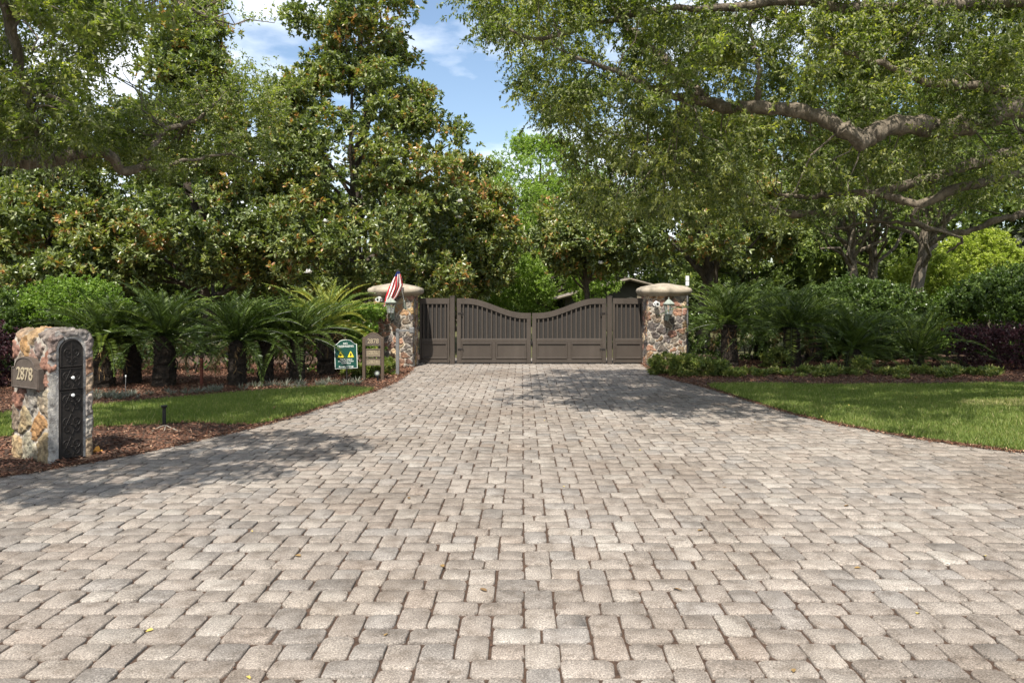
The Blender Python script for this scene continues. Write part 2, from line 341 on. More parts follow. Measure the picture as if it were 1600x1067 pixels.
def clump_leaves(C, Rr, ntw, nlf, L, W, six=False, flat=0.75, spread=None, tvar=0.25, hang=0.0, upb=0.5, shell=0.5, droop=0.1, tip=0.0):
    """twigs through ellipsoid clumps at C, leaves around each twig end"""
    n = len(C); Rr = np.broadcast_to(Rr, (n,))
    u = unit(rng.normal(0, 1, (n, ntw, 3))); rad = rng.random((n, ntw, 1)) ** shell
    sc = np.array([1, 1, flat])
    tw = C[:, None] + u * rad * Rr[:, None, None] * sc
    td = unit(u + np.array([0, 0, upb - hang]) + rng.normal(0, .35, u.shape))
    spread = spread if spread is not None else L * .8
    ct = rng.normal(0, tvar * .42, (n, 1, 1)); tt = rng.normal(0, tvar * .5, (n, ntw, 1))
    along = rng.random((n, ntw, nlf, 1))
    p = tw[:, :, None] - td[:, :, None] * along * spread + rng.normal(0, L * .08, (n, ntw, nlf, 3))
    ld = unit(td[:, :, None] * (0.75) + unit(rng.normal(0, 1, (n, ntw, nlf, 3))))
    ld[..., 2] -= hang * .6
    tint = np.clip(.42 + ct + tt + rng.normal(0, tvar * .6, (n, ntw, nlf)) + tip * (1 - along[..., 0]), 0, 1)
    p = p.reshape(-1, 3); ld = ld.reshape(-1, 3); N_ = len(p)
    V, I, nf = leaf_arrays(p, ld, L * rng.uniform(.7, 1.25, N_), W * rng.uniform(.75, 1.2, N_), six=six, droop=droop)
    return V, I, nf, tint.reshape(-1)
def limb_path(a, b, n=6, sag=0.0, wob=0.12):
    a = np.array(a, float); b = np.array(b, float); t = np.linspace(0, 1, n)[:, None]
    pts = a + (b - a) * t; ln = np.linalg.norm(b - a)
    pts[1:-1] += rng.normal(0, wob * ln / n, (n - 2, 3)); pts[:, 2] += sag * ln * np.sin(t[:, 0] * math.pi)
    return pts
def smooth_path(pts, k=4):
    pts = np.array(pts, float); out = []
    for i in range(len(pts) - 1):
        p0 = pts[max(i - 1, 0)]; p1 = pts[i]; p2 = pts[i + 1]; p3 = pts[min(i + 2, len(pts) - 1)]
        for j in range(k):
            t = j / k; out.append(.5 * ((2 * p1) + (p2 - p0) * t + (2 * p0 - 5 * p1 + 4 * p2 - p3) * t * t + (3 * p1 - p0 - 3 * p2 + p3) * t ** 3))
    out.append(pts[-1]); return np.array(out)
# ------------------------------------------------------------------ ground, driveway, lawns, beds
DL = smooth_path([(-14, 1.2, 0), (-10, 3.2, 0), (-7, 4.6, 0), (-5.4, 5.9, 0), (-4.57, 6.56, 0), (-4.26, 6.96, 0), (-3.92, 7.44, 0), (-3.6, 8.16, 0), (-3.23, 9.09, 0), (-2.93, 10.2, 0), (-2.71, 11.48, 0),
                  (-2.47, 12.67, 0), (-2.34, 14.4, 0), (-2.4, 16.0, 0), (-2.46, 16.8, 0), (-2.46, 19.5, 0)])[:, :2]
DR = smooth_path([(14, 1.6, 0), (10, 3.4, 0), (7.5, 5.2, 0), (6, 6.6, 0), (5.07, 7.56, 0), (4.67, 7.99, 0), (4.26, 8.54, 0), (3.68, 9.93, 0), (3.38, 11.85, 0), (3.17, 13.3, 0), (2.92, 14.2, 0), (2.76, 15.5, 0),
                  (2.8, 16.8, 0), (2.85, 19.5, 0)])[:, :2]
def inside(pts, poly):
    x, y = pts[:, 0], pts[:, 1]; r = np.zeros(len(pts), bool); n = len(poly); j = n - 1
    for i in range(n):
        xi, yi = poly[i]; xj, yj = poly[j]
        if yi != yj: r ^= ((yi > y) != (yj > y)) & (x < (xj - xi) * (y - yi) / (yj - yi) + xi)
        j = i
    return r
def sheet(name, poly, z, mat, kind='structure'):
    tri = geometry.tessellate_polygon([[Vector((p[0], p[1], 0)) for p in poly]])
    me = bpy.data.meshes.new(name); me.from_pydata([(p[0], p[1], z) for p in poly], [], [tuple(t) for t in tri]); me.materials.append(mat)
    import bmesh
    bm = bmesh.new(); bm.from_mesh(me)
    for f in bm.faces:
        f.normal_update()
        if f.normal.z < 0: f.normal_flip()
    bm.to_mesh(me); bm.free()
    return tag(link(name, me), kind=kind)
sheet('ground', [(-300, -120), (300, -120), (300, 500), (-300, 500)], -0.06, M['ground'])
drive_poly = np.concatenate([DL, DR[::-1], [(14, -2.0)], [(-14, -2.0)]])
# pavers, a repeat of eight by eight units of two kinds of block
U = 0.0775
cells = []
for by in range(-4, 34):
    for bx in range(-24, 24):
        ox, oy = bx * 8, by * 8
        for (rx, ry) in ((0, 0), (4, 4)):
            x0, y0 = ox + rx, oy + ry
            cells += [(x0, y0 - 2, 2, 3), (x0, y0 + 1, 2, 3), (x0 + 2, y0, 3, 2), (x0 + 5, y0, 3, 2)]
            cells += [(x0 + 2, y0 + 2, 2, 2), (x0 + 6, y0 + 2, 2, 2)]
cells = np.array(cells, float) * U
cells[:, 0] += 0.01; cc = cells[:, :2] + cells[:, 2:] / 2
grow = np.array(drive_poly)
keep = inside(cc, grow) & (cc[:, 1] > -1.8)
keep |= (inside(cc + [.14, 0], grow) | inside(cc - [.14, 0], grow)) & (cc[:, 1] > -1.8)
cells = cells[keep]; cc = cc[keep]; n = len(cells)
K = 20; rr = rng.uniform(.016, .050, (n, 4)); gap = rng.uniform(.0018, .0052, (n, 1))
hx = cells[:, 2:3] / 2 - gap; hy = cells[:, 3:4] / 2 - gap
ang = np.arange(K // 4) / (K // 4 - 1) * math.pi / 2
O = np.zeros((n, K, 2))
for q, (sx, sy) in enumerate([(1, 1), (-1, 1), (-1, -1), (1, -1)]):
    for i, a in enumerate(ang):
        th = a + q * math.pi / 2; r = rr[:, q]
        O[:, q * (K // 4) + i, 0] = sx * (hx[:, 0] - r) + r * math.cos(th); O[:, q * (K // 4) + i, 1] = sy * (hy[:, 0] - r) + r * math.sin(th)
ph = rng.uniform(0, 6.28, (n, 1)); kk_ = np.arange(K)[None]
O *= (1 + .013 * np.sin(kk_ * 2 * math.pi / K * 3 + ph) + .012 * np.sin(kk_ * 2 * math.pi / K * 7 + 2 * ph))[..., None] - .010
O += rng.normal(0, .0017, O.shape)
rot = rng.normal(0, .010, n); cs, sn = np.cos(rot)[:, None], np.sin(rot)[:, None]
O = np.stack([O[..., 0] * cs - O[..., 1] * sn, O[..., 0] * sn + O[..., 1] * cs], -1)
cj = cc + rng.normal(0, .0018, cc.shape)
zt = rng.normal(0, .0016, n); tl = rng.normal(0, .010, (n, 2))
V = np.zeros((n, 4, K, 3), np.float32)
for k, (s_, z_) in enumerate([(1.0, -.03), (1.0, -.007), (.972, -.0022), (.945, 0.0)]):
    V[:, k, :, :2] = cj[:, None] + O * s_; V[:, k, :, 2] = z_ + zt[:, None] + (O * s_ * tl[:, None]).sum(-1)
base = np.arange(n)[:, None] * 4 * K; kk = np.arange(K); k2 = (kk + 1) % K
fs = []
for ring in range(3):
    fs.append(np.stack([base + ring * K + kk, base + ring * K + k2, base + (ring + 1) * K + k2, base + (ring + 1) * K + kk], -1).reshape(n, -1))
fs.append(base + 3 * K + kk)
loops = np.concatenate(fs, 1).reshape(-1)
szs = np.concatenate([np.full(3 * K, 4), [K]]); st1 = np.concatenate([[0], np.cumsum(szs)[:-1]]); per = szs.sum()
starts = (np.arange(n)[:, None] * per + st1).reshape(-1)
pal = .84 * np.array([(.295, .262, .235), (.27, .238, .213), (.325, .294, .265), (.25, .224, .203), (.272, .255, .242), (.222, .206, .194), (.285, .243, .212), (.35, .325, .298)])
pi_ = rng.choice(len(pal), n, p=[.25, .2, .16, .11, .10, .06, .07, .05]); pc = (pal[pi_] * .72 + pal.mean(0) * .28) * rng.uniform(.92, 1.08, (n, 1)) * np.array([1.01, 1.0, .97]) * .97
stain = np.sin(cc[:, 0] * .9 + 1.3 * np.sin(cc[:, 1] * .6)) * .04 + 1; pc *= stain[:, None]
me = mesh_np('driveway', V.reshape(-1, 3), loops, starts, M['paver'], dom='FACE', cols=np.repeat(pc, len(szs), 0))
tag(link('driveway', me), 'wide driveway of tumbled grey beige concrete pavers fanning out from the gate', kind='structure')
sheet('driveway_joint_bed', drive_poly, -0.013, M['joint'])
# raised litter in the joints
J = rng.uniform([-7, .8], [8, 17.3], (26000, 2)); J = J[inside(J, drive_poly)]; dj = np.abs((J[:, 0] - .01) / U % 2 - 1)
J = J[(dj > .93)]
V_, I_, nf_ = leaf_arrays(np.c_[J, np.full(len(J), -.006)], rng.normal(0, 1, (len(J), 3)) * [1, 1, .15], rng.uniform(.006, .02, len(J)), rng.uniform(.003, .006, len(J)))
tag(link('joint_litter', leaves_mesh('joint_litter', [(V_, I_, nf_, rng.random(len(J)) * .75)], M['chip'])), kind='stuff')

left_bed = np.concatenate([DL, [(-2.46, 20.5), (-17, 20.5), (-17, 1.2)]])
right_bed = np.concatenate([DR, [(2.85, 20.5), (18, 20.5), (18, 1.6)]])
def wavy(poly, amp=.025):
    return np.array(poly)
lb = sheet('mulch_bed', wavy(left_bed), .006, M['soil']); rb = sheet('mulch_bed', wavy(right_bed), .006, M['soil'])
top_l = [(-3.26, 13.1), (-4.59, 12.2), (-5.56, 11.3), (-6.11, 10.68), (-6.93, 9.93), (-9.5, 8.6), (-14, 6.0)]
bot_l = [(-14, 3.6), (-9, 6.6), (-5.82, 8.35), (-5.16, 9.0), (-4.52, 9.19), (-4.13, 9.37), (-3.62, 9.2), (-3.3, 9.25)]
dl_ = [tuple(p) for p in DL if 9.3 < p[1] < 13.0]
lawn_l = np.array(bot_l + [(x - .035, y) for x, y in dl_] + top_l)
dr_ = [tuple(p) for p in DR if 2.9 < p[1] < 13.2]
lawn_r = np.array([(x + .035, y) for x, y in dr_] + [(3.35, 13.35), (4.5, 13.42), (5.6, 13.2), (6.9, 13.3), (9.05, 13.5), (18, 13.9), (18, 2.9)])
sheet('lawn_soil', lawn_l, .012, M['turf']); sheet('lawn_soil', lawn_r, .012, M['turf'])
def fill(poly, dens, x0, x1, y0, y1):
    A = (x1 - x0) * (y1 - y0); q = rng.uniform([x0, y0], [x1, y1], (int(A * dens), 2)); return q[inside(q, poly)]
def grass(name, poly, box, dens, label):
    parts = []
    q = fill(poly, dens, *box); n = len(q); rg = rng.random(n) < .35; q[rg] += rng.normal(0, .032, (rg.sum(), 2))
    cl = np.sin(q[:, 0] * 3.1 + np.sin(q[:, 1] * 2.3) * 2) * np.sin(q[:, 1] * 2.7 + 1.0) * .5 + rng.normal(0, .3, n)
    d = rng.normal(0, .45, (n, 3)) + np.array([0, 0, 1.0]); up = unit(rng.normal(0, 1, (n, 3)) * [1, 1, .2])
    L = rng.uniform(.035, .085, n) * (1 + .2 * cl)
    V_, I_, nf_ = leaf_arrays(np.c_[q, np.full(n, .01)], d, L, rng.uniform(.005, .0095, n), up=up, droop=.6)
    t = np.clip(.45 + .2 * cl + rng.normal(0, .2, n), 0, 1)
    dry = (rng.random(n) < .035) | ((np.hypot((q[:, 0] - 7.2) / .9, (q[:, 1] - 10.9) / .35) < 1) & (rng.random(n) < .6)); t[dry] = rng.uniform(.93, 1, dry.sum())
    return tag(link(name, leaves_mesh(name, [(V_, I_, nf_, t)], M['grass'])), label, 'grass', kind='stuff')
grass('grass', lawn_r, (3, 13, 5.5, 14), 4600, 'broad green lawn right of the driveway')
grass('grass', lawn_l, (-9.5, -2.3, 6, 13.3), 4600, 'narrow strip of green lawn left of the driveway')
def chips(name, poly, box, dens, label, off=()):
    q = fill(poly, dens, *box)
    for o in off: q = q[~inside(q, o)]
    n = len(q); long_ = rng.random(n) < .35
    d = rng.normal(0, 1, (n, 3)) * [1, 1, .28]; up = unit(rng.normal(0, .5, (n, 3)) + [0, 0, 1.])
    V_, I_, nf_ = leaf_arrays(np.c_[q, rng.uniform(.008, .035, n)], d, np.where(long_, rng.uniform(.06, .13, n), rng.uniform(.02, .06, n)), np.where(long_, .005, rng.uniform(.01, .028, n)), up=up, fold=.15)
    return tag(link(name, leaves_mesh(name, [(V_, I_, nf_, rng.beta(1.6, 1.8, n))], M['chip'])), label, 'mulch', kind='stuff')
near = lambda poly, w: poly
chips('mulch', left_bed, (-11, -2.2, 4, 17.6), 1500, 'red brown bark mulch in the left bed', [lawn_l + [0, 0]])
chips('mulch', right_bed, (2.7, 13, 12.9, 18.5), 1300, 'red brown bark mulch in the right bed', [lawn_r])
# debris along the paved edges
for nm, E, sg in (('edge_litter', DL, -1), ('edge_litter', DR, 1)):
    k = rng.integers(8, len(E) - 4, 9000); t = rng.random((9000, 1)); q = E[k] * (1 - t) + E[np.minimum(k + 1, len(E) - 1)] * t
    q = q + np.c_[rng.normal(0, .035, 9000) + sg * .01, rng.normal(0, .03, 9000)]
    q = q[q[:, 1] > 4]; n_ = len(q)
    V_, I_, nf_ = leaf_arrays(np.c_[q, rng.uniform(.004, .02, n_)], rng.normal(0, 1, (n_, 3)) * [1, 1, .3], rng.uniform(.012, .05, n_), rng.uniform(.004, .014, n_))
    tag(link(nm, leaves_mesh(nm, [(V_, I_, nf_, rng.random(n_))], M['chip'])), kind='stuff')

# ------------------------------------------------------------------ stone work
STONE = .82 * np.array([(.52, .30, .14), (.47, .22, .15), (.36, .30, .24), (.27, .24, .22), (.60, .44, .26), (.50, .38, .27), (.42, .20, .14), (.22, .19, .19), (.58, .36, .13), (.44, .40, .34), (.55, .28, .17)])
MORT = np.array([.36, .33, .285])
def stones(uv, seeds, cols, mort=.011, prot=.028, wrap=None, ext=None, mcol=MORT, seed=1):
    """field-stone pattern: returns outward push and colour for points uv (n,2)"""
    NZ = np.array([(mnoise.fractal(Vector((u_ * 26, v_ * 26, seed)), 1.0, 2.0, 4), mnoise.fractal(Vector((u_ * 13, v_ * 13, seed + 9)), 1.0, 2.0, 5), mnoise.noise(Vector((u_ * 8, v_ * 8, seed + 20)))) for u_, v_ in uv])
    wx = .008 * np.sin(uv[:, 1] * 64 + uv[:, 0] * 40) + .024 * np.sin(uv[:, 1] * 19 + seed) + .014 * np.sin(uv[:, 0] * 31 + uv[:, 1] * 17 + seed)
    wy = .008 * np.sin(uv[:, 0] * 71 - uv[:, 1] * 33) + .02 * np.sin(uv[:, 0] * 21 + 2 * seed) + .01 * np.sin(uv[:, 1] * 41 - uv[:, 0] * 13)
    q = uv + np.c_[wx, wy]
    dx = q[:, None, 0] - seeds[None, :, 0]
    if wrap: dx = (dx + wrap / 2) % wrap - wrap / 2
    dy = (q[:, None, 1] - seeds[None, :, 1]) * 1.25
    D = np.sqrt(dx * dx + dy * dy); o = np.argsort(D, 1)[:, :2]; ar = np.arange(len(q))
    e = (D[ar, o[:, 1]] - D[ar, o[:, 0]]) / 2
    s = np.clip((e - mort) / .013, 0, 1); s = s * s * (3 - 2 * s)
    i = o[:, 0]; h = prot * (.6 + .6 * ((i * 37 % 11) / 11))
    push = s * h * .72 + NZ[:, 0] * (.004 + .007 * s)
    var = 1 + .42 * NZ[:, 1:2] + np.c_[.12 * NZ[:, 2], 0 * NZ[:, 2], -.12 * NZ[:, 2]]
    c = np.where((e > mort * .9)[:, None], cols[i] * var, mcol)
    c = c * .82 + c.mean(1, keepdims=True) * np.array([1.06, 1.0, .92]) * .18
    return push, np.clip(c, .01, 1)
def spread_seeds(w, h, d, wrap=True, tries=4000, jitter=.45):
    out = []
    for _ in range(tries):
        p = rng.uniform([0, 0], [w, h]); r = d * rng.uniform(1 - jitter, 1 + jitter); ok = True
        for q in out:
            dx = abs(p[0] - q[0]); dx = min(dx, w - dx) if wrap else dx
            if math.hypot(dx, (p[1] - q[1]) * 1.25) < (r + q[2]) / 2: ok = False; break
        if ok: out.append((p[0], p[1], r))
    return np.array(out)[:, :2]
def grid_faces(nu, nv, closed=False):
    a = np.arange(nv - 1)[:, None]; b = np.arange(nu if closed else nu - 1)[None]; b2 = (b + 1) % nu
    return np.stack([a * nu + b, a * nu + b2, (a + 1) * nu + b2, (a + 1) * nu + b], -1).reshape(-1, 4)
def stone_shaft(name, w, h, parent, seed, step=.011):
    per = 4 * w; nu = int(per / step) // 4 * 4; nv = int(h / step)
    u = np.arange(nu) / nu * per; v = np.linspace(0, h, nv); uu, vv = np.meshgrid(u, v); uv = np.c_[uu.ravel(), vv.ravel()]
    sd = spread_seeds(per, h, .19, jitter=.6); cl = STONE[rng.choice(len(STONE), len(sd))] * rng.uniform(.3, 1.15, (len(sd), 1)) * .8 + np.array([.03, .025, .02])
    push, col = stones(uv, sd, cl, wrap=per, seed=seed, prot=.022)
    side = (uv[:, 0] // w).astype(int) % 4; t = uv[:, 0] % w; c0 = [(-1, -1), (1, -1), (1, 1), (-1, 1)]; dr = [(1, 0), (0, 1), (-1, 0), (0, -1)]; nr = [(0, -1), (1, 0), (0, 1), (-1, 0)]
    c0, dr, nr = map(np.array, (c0, dr, nr)); xy = c0[side] * w / 2 + dr[side] * t[:, None]
    cn = np.minimum(t, w - t); k = np.clip(1 - cn / .03, 0, 1)[:, None]; nn = nr[side].astype(float)
    xy = xy + nn * push[:, None] - k * .012 * unit(xy) 
    V = np.c_[xy, uv[:, 1]]; F = grid_faces(nu, nv, True)
    me = mesh_np(name, V, F.ravel(), np.arange(0, F.size, 4), M['stone'], dom='POINT', cols=col, smooth=True)
    return link(name, me, parent)
def pillar(loc, seed, label):
    t = empty('stone_pillar', (*loc, 0), 0, label, 'gate pillar', 'stone gate pillars')
    stone_shaft('shaft', .88, 1.62, t, seed)
    n = 64; prof = [(.40, 1.60), (.49, 1.605), (.495, 1.63), (.53, 1.635), (.57, 1.652), (.597, 1.69), (.602, 1.73), (.588, 1.77), (.555, 1.795), (.525, 1.80), (.52, 1.812), (.49, 1.825), (.44, 1.835), (.28, 1.868), (.13, 1.898), (.02, 1.908)]
    V, F = [], []
    for i, (r, z) in enumerate(prof):
        for k in range(n):
            th = 2 * math.pi * k / n; e = 5.0 if r > .3 else 3.2
            q = r / ((abs(math.cos(th)) ** e + abs(math.sin(th)) ** e) ** (1 / e)); V.append((q * math.cos(th) + rng.normal(0, .002), q * math.sin(th) + rng.normal(0, .002), z))
    for i in range(len(prof) - 1):
        for k in range(n): F.append((i * n + k, i * n + (k + 1) % n, (i + 1) * n + (k + 1) % n, (i + 1) * n + k))
    F.append(tuple(range(n - 1, -1, -1))); F.append(tuple((len(prof) - 1) * n + k for k in range(n)))
    mb = MB(); mb.add(V, F); mb.build('cap', M['capstone'], t, smooth=True)
    return t
PL = (-2.90, 17.25); PR = (3.30, 17.50)
pillar(PL, 1, 'stone gate pillar with a flag and a lantern, left of the gate')
pillar(PR, 5, 'stone gate pillar without a flag, right of the gate beside the dark palms')

# ------------------------------------------------------------------ gate
GY = 17.75
def recess_panel(mb, x0, x1, z0, z1, y):
    f = .035; d = .025
    mb.box(((x0 + x1) / 2, y - d / 2, z1 - f / 2), (x1 - x0, d, f), bev=.004); mb.box(((x0 + x1) / 2, y - d / 2, z0 + f / 2), (x1 - x0, d, f), bev=.004)
    mb.box((x0 + f / 2, y - d / 2 + .001, (z0 + z1) / 2), (f, d - .002, z1 - z0 - 2 * f), bev=.004); mb.box((x1 - f / 2, y - d / 2 + .001, (z0 + z1) / 2), (f, d - .002, z1 - z0 - 2 * f), bev=.004)
def gate_unit(x0, x1, topf, nsl, npan, name, label, cat, group, sw=.10, posts=True):
    """topf(x) = height of the upper edge"""
    w = x1 - x0; t = empty(name, ((x0 + x1) / 2, GY, 0), 0, label, cat, group); X0, X1 = -w / 2, w / 2
    f = MB(); d = .07; top = lambda x: topf(x + (x0 + x1) / 2)
    N_ = 24 if abs(top(X0) - top(X1)) > .05 else 1
    xs = np.linspace(X0, X1, N_ + 1); th = .135
    poly = [(x, top(x)) for x in xs] + [(x, top(x) - th) for x in xs[::-1]]
    # arched head rail
    for i in range(N_):
        q = [(xs[i], top(xs[i]) - th), (xs[i + 1], top(xs[i + 1]) - th), (xs[i + 1], top(xs[i + 1])), (xs[i], top(xs[i]))]
        V = [(x, -d / 2, z) for x, z in q] + [(x, d / 2, z) for x, z in q]
        F = [(0, 1, 2, 3), (7, 6, 5, 4), (0, 4, 5, 1), (3, 2, 6, 7)]
        if i == 0: F.append((0, 3, 7, 4))
        if i == N_ - 1: F.append((1, 5, 6, 2))
        f.add(V, F)
    zb, zm = .03, .60
    for sx in (X0 + sw / 2, X1 - sw / 2): f.box((sx, 0, (zb + min(top(sx), top(sx)) - th) / 2), (sw, d - .006, top(sx) - th - zb + .02), bev=.006)
    f.box((0, 0, zm - .045), (w - 2 * sw, d - .012, .09), bev=.006); f.box((0, 0, zb + .045), (w - 2 * sw, d - .012, .09), bev=.006)
    f.box((0, 0, (zb + zm) / 2), (w - 2 * sw + .02, d - .035, zm - zb - .16))
    iw = w - 2 * sw
    if npan == 2: f.box((0, 0, (zb + zm) / 2), (.09, d - .014, zm - zb - .18), bev=.006)
    f.build('frame', M['gate'], t)
    for k in range(npan):
        mb = MB(); a = X0 + sw + (.0 if k == 0 else iw / 2 + .045); b = a + (iw if npan == 1 else iw / 2 - .045)
        recess_panel(mb, a + .004, b - .004, zb + .094, zm - .094, -(d - .035) / 2 - .0015); mb.build('panel_moulding', M['gate'], t)
    for k in range(nsl):
        x = X0 + sw + iw * (k + .5) / nsl; z1 = min(top(x - .02), top(x + .02)) - th + .01
        mb = MB(); mb.box((x, -.004, (zm + z1) / 2 - .005), (.034, .036, z1 - zm + .012), bev=.004); mb.build('slat', M['gate'], t)
    V = []; ns = 20
    sx_ = np.linspace(X0 + sw * .8, X1 - sw * .8, ns)
    for x in sx_: V += [(x, .021, zm - .02), (x, .021, top(x) - th + .02)]
    me = bpy.data.meshes.new('screen'); me.from_pydata(V, [], [(2 * i, 2 * i + 2, 2 * i + 3, 2 * i + 1) for i in range(ns - 1)]); me.materials.append(M['screen']); link('screen', me, t)
    return t
gx = lambda px: (px - VPX) * GY / FP
gz = lambda py: HC - (py - VPY) * GY / FP
hi, lo = gz(466), gz(489)
def s_curve(x, xo, xi):
    t = (x - xo) / (xi - xo); t = min(max((t - .13) / .80, 0), 1); return hi + (lo - hi) * (.5 - .5 * math.cos(math.pi * t ** .95))
L0, L1, R0, R1 = gx(714), gx(829.6), gx(831.4), gx(947)
gate_unit(L0, L1, lambda x: s_curve(x, L0, L1), 14, 2, 'gate_leaf', 'left leaf of the brown driveway gate, sloping down to the right', 'gate', 'swinging gate leaves')
gate_unit(R0, R1, lambda x: s_curve(x, R1, R0), 14, 2, 'gate_leaf', 'right leaf of the brown driveway gate, sloping down to the left', 'gate', 'swinging gate leaves')
gate_unit(gx(655.5), gx(702.5), lambda x: hi, 6, 1, 'gate_side_panel', 'flat topped brown slatted panel between left pillar and gate post', 'gate panel', 'fixed side panels', sw=.05)
gate_unit(gx(957.5), gx(1005.5), lambda x: hi, 6, 1, 'gate_side_panel', 'flat topped brown slatted panel between gate post and right pillar', 'gate panel', 'fixed side panels', sw=.05)
for px, lb_ in ((707, 'square brown gate post between left side panel and left leaf'), (952.3, 'square brown gate post between right leaf and right side panel')):
    t = empty('gate_post', (gx(px), GY, 0), 0, lb_, 'post', 'gate posts')
    mb = MB(); mb.box((0, 0, .79), (.112, .12, 1.58), bev=.008); mb.build('post', M['gate'], t)
    mb = MB(); mb.box((0, 0, 1.592), (.126, .134, .022), bev=.006); mb.build('post_cap', M['gate'], t)
    for z in (.35, 1.2):
        mb = MB(); mb.tube([((.062 if px < 800 else -.062), -.03, z - .05), ((.062 if px < 800 else -.062), -.03, z + .05)], .012, 8); mb.build('hinge', M['metal_dark'], t)
for side_, px_, sg in (('left', 716.5, 1), ('right', 944.5, -1)):
    g_ = [o for o in bpy.data.objects if o.name.startswith('gate_leaf') and o.parent is None and (o.location.x < .5) == (sg > 0)][0]
    for z_ in (.35, 1.2):
        mb = MB(); mb.box((gx(px_) - g_.location.x + sg * .05, -.041, z_), (.13, .008, .04), bev=.002); mb.build('hinge_strap', M['metal_dark'], g_)
mb = MB(); mb.box((0, 0, 0), (.05, .03, .09), bev=.004); mb.tube([(0, -.015, 0), (0, -.04, 0)], .012, 8)
o = mb.build('gate_latch', M['metal_dark'], None); o.location = (gx(830.5), GY - .055, .5); tag(o, 'small dark latch where the two gate leaves meet', 'latch')

# ------------------------------------------------------------------ lanterns, cameras, flag
def lantern(loc, label):
    t = empty('wall_lantern', loc, 0, label, 'wall lantern', 'wall lanterns on the gate pillars')
    n = 6
    b = MB(); b.lathe([(.02, .0), (.06, .012), (.06, .022), (.075, .03)], (0, 0, 0), n); b.lathe([(.012, -.07), (.02, -.055), (.012, -.04), (.03, -.02), (.03, .0)], (0, 0, 0), 10)
    for k in range(n):
        a = 2 * math.pi * (k + .5) / n; b.tube([(.074 * math.cos(a), .074 * math.sin(a), .03), (.112 * math.cos(a), .112 * math.sin(a), .24)], .0075, 5)
    b.lathe([(.10, .235), (.118, .24), (.118, .252)], (0, 0, 0), n); b.build('frame', M['lantern'], t)
    g = MB(); g.lathe([(.066, .032), (.102, .236)], (0, 0, 0), n); g.build('glass', M['glass'], t)
    r = MB(); r.lathe([(.135, .25), (.14, .262), (.10, .30), (.055, .335), (.045, .345), (.04, .355), (.015, .365), (.012, .385), (.018, .395), (.004, .41)], (0, 0, 0), n); r.build('roof', M['lantern'], t)
    for dx in (-.022, .022):
        c = MB(); c.tube([(dx, 0, .03), (dx, 0, .13)], .011, 8); c.tube([(dx, 0, .13), (dx, 0, .16)], [.009, .002], 8); c.build('candle', M['white_plastic'], t)
    k = MB(); k.box((0, .245, -.02), (.09, .02, .2), bev=.006)
    k.tube(smooth_path([(0, .24, -.08), (0, .15, -.13), (0, .05, -.11), (0, 0, -.065)]), .011, 6); k.tube([(0, .24, .03), (0, .13, .02), (0, .07, .0)], .008, 6); k.build('bracket', M['lantern'], t)
yl, yr = PL[1] - .44 - .27, PR[1] - .44 - .27
def at(px, py, y): q = P(px, py, y); return (q[0], q[1], q[2])
lantern(at(610.5, 491, yl), 'pale green hexagonal wall lantern on the left pillar, under the flag')
lantern(at(1045, 493, yr), 'pale green hexagonal wall lantern on the right pillar')
def seccam(loc, rz, label):
    t = empty('security_camera', loc, rz, label, 'security camera', 'security cameras on the pillars')
    a = MB(); a.lathe([(.045, 0), (.045, .012), (.02, .02)], (0, 0, 0), 14); 
    V = [(x, -z, y) for x, y, z in a.V]; V = [(x, -(y), z) for x, y, z in [(v[0], v[1], v[2]) for v in V]]; a.V = V; a.tube([(0, -.02, 0), (0, -.07, .01)], .012, 8); a.build('mount', M['white_plastic'], t)
    b = MB(); b.tube([(0, -.06, .02), (0, -.17, .0)], [.05, .056], 18); b.build('housing', M['white_plastic'], t, smooth=True)
    c = MB(); c.tube([(0, -.168, .0), (0, -.174, -.001)], [.028, .026], 14); c.build('lens', M['black'], t)
seccam(at(595, 468, PL[1] - .47), R(-14), 'white round security camera high on the left pillar')
seccam(at(1023.5, 475, PR[1] - .47), R(10), 'white round security camera high on the right pillar')
# flag on a slanted staff
t = empty('flag', at(632, 478, PL[1] - .45), 0, 'small red white and blue striped flag hanging from its staff on the left pillar', 'flag')
o0 = np.array(t.location); tip = np.array(at(621.5, 422, PL[1] - .78)) - o0; foot = np.array(at(633, 478, PL[1] - .47)) - o0
s = MB(); s.tube([foot, tip], [.011, .008], 8); s.build('staff', M['white_plastic'], t, smooth=True)
s = MB(); s.lathe([(.001, -.02), (.016, -.012), (.022, 0), (.016, .012), (.001, .02)], tip, 10); s.build('finial', M['metal_dark'], t, smooth=True)
s = MB(); s.tube([foot + [0, .02, -.05], foot + (tip - foot) * .14], [.026, .022], 10); s.box(tuple(foot + [0, .025, -.04]), (.07, .015, .11), bev=.004); s.build('bracket', M['lantern'], t)
nu, nv = 53, 60
edgeL = np.array([(619.5, 424), (613, 437), (607, 450), (602.5, 463), (600, 479)]); edgeR = np.array([(624, 424), (627.5, 434), (629.5, 446), (622, 462), (609, 477)])
V = []; F = []; mi = []
for j in range(nv):
    tt = j / (nv - 1); k = tt * 4; i0 = min(int(k), 3); fr = k - i0
    a = edgeL[i0] * (1 - fr) + edgeL[i0 + 1] * fr; b = edgeR[i0] * (1 - fr) + edgeR[i0 + 1] * fr
    for i in range(nu):
        s_ = i / (nu - 1); p = a * (1 - s_) + b * s_
        amp = .035 * min(1, tt * 3 + .25); y = PL[1] - .76 + .10 * tt + amp * math.sin(s_ * 19 + tt * 2.2) + .02 * math.sin(s_ * 7 + 3 * tt)
        p = p + np.array([.35 * math.cos(s_ * 19 + tt * 2), 0])
        V.append(np.array(at(p[0], p[1], y)) - o0)
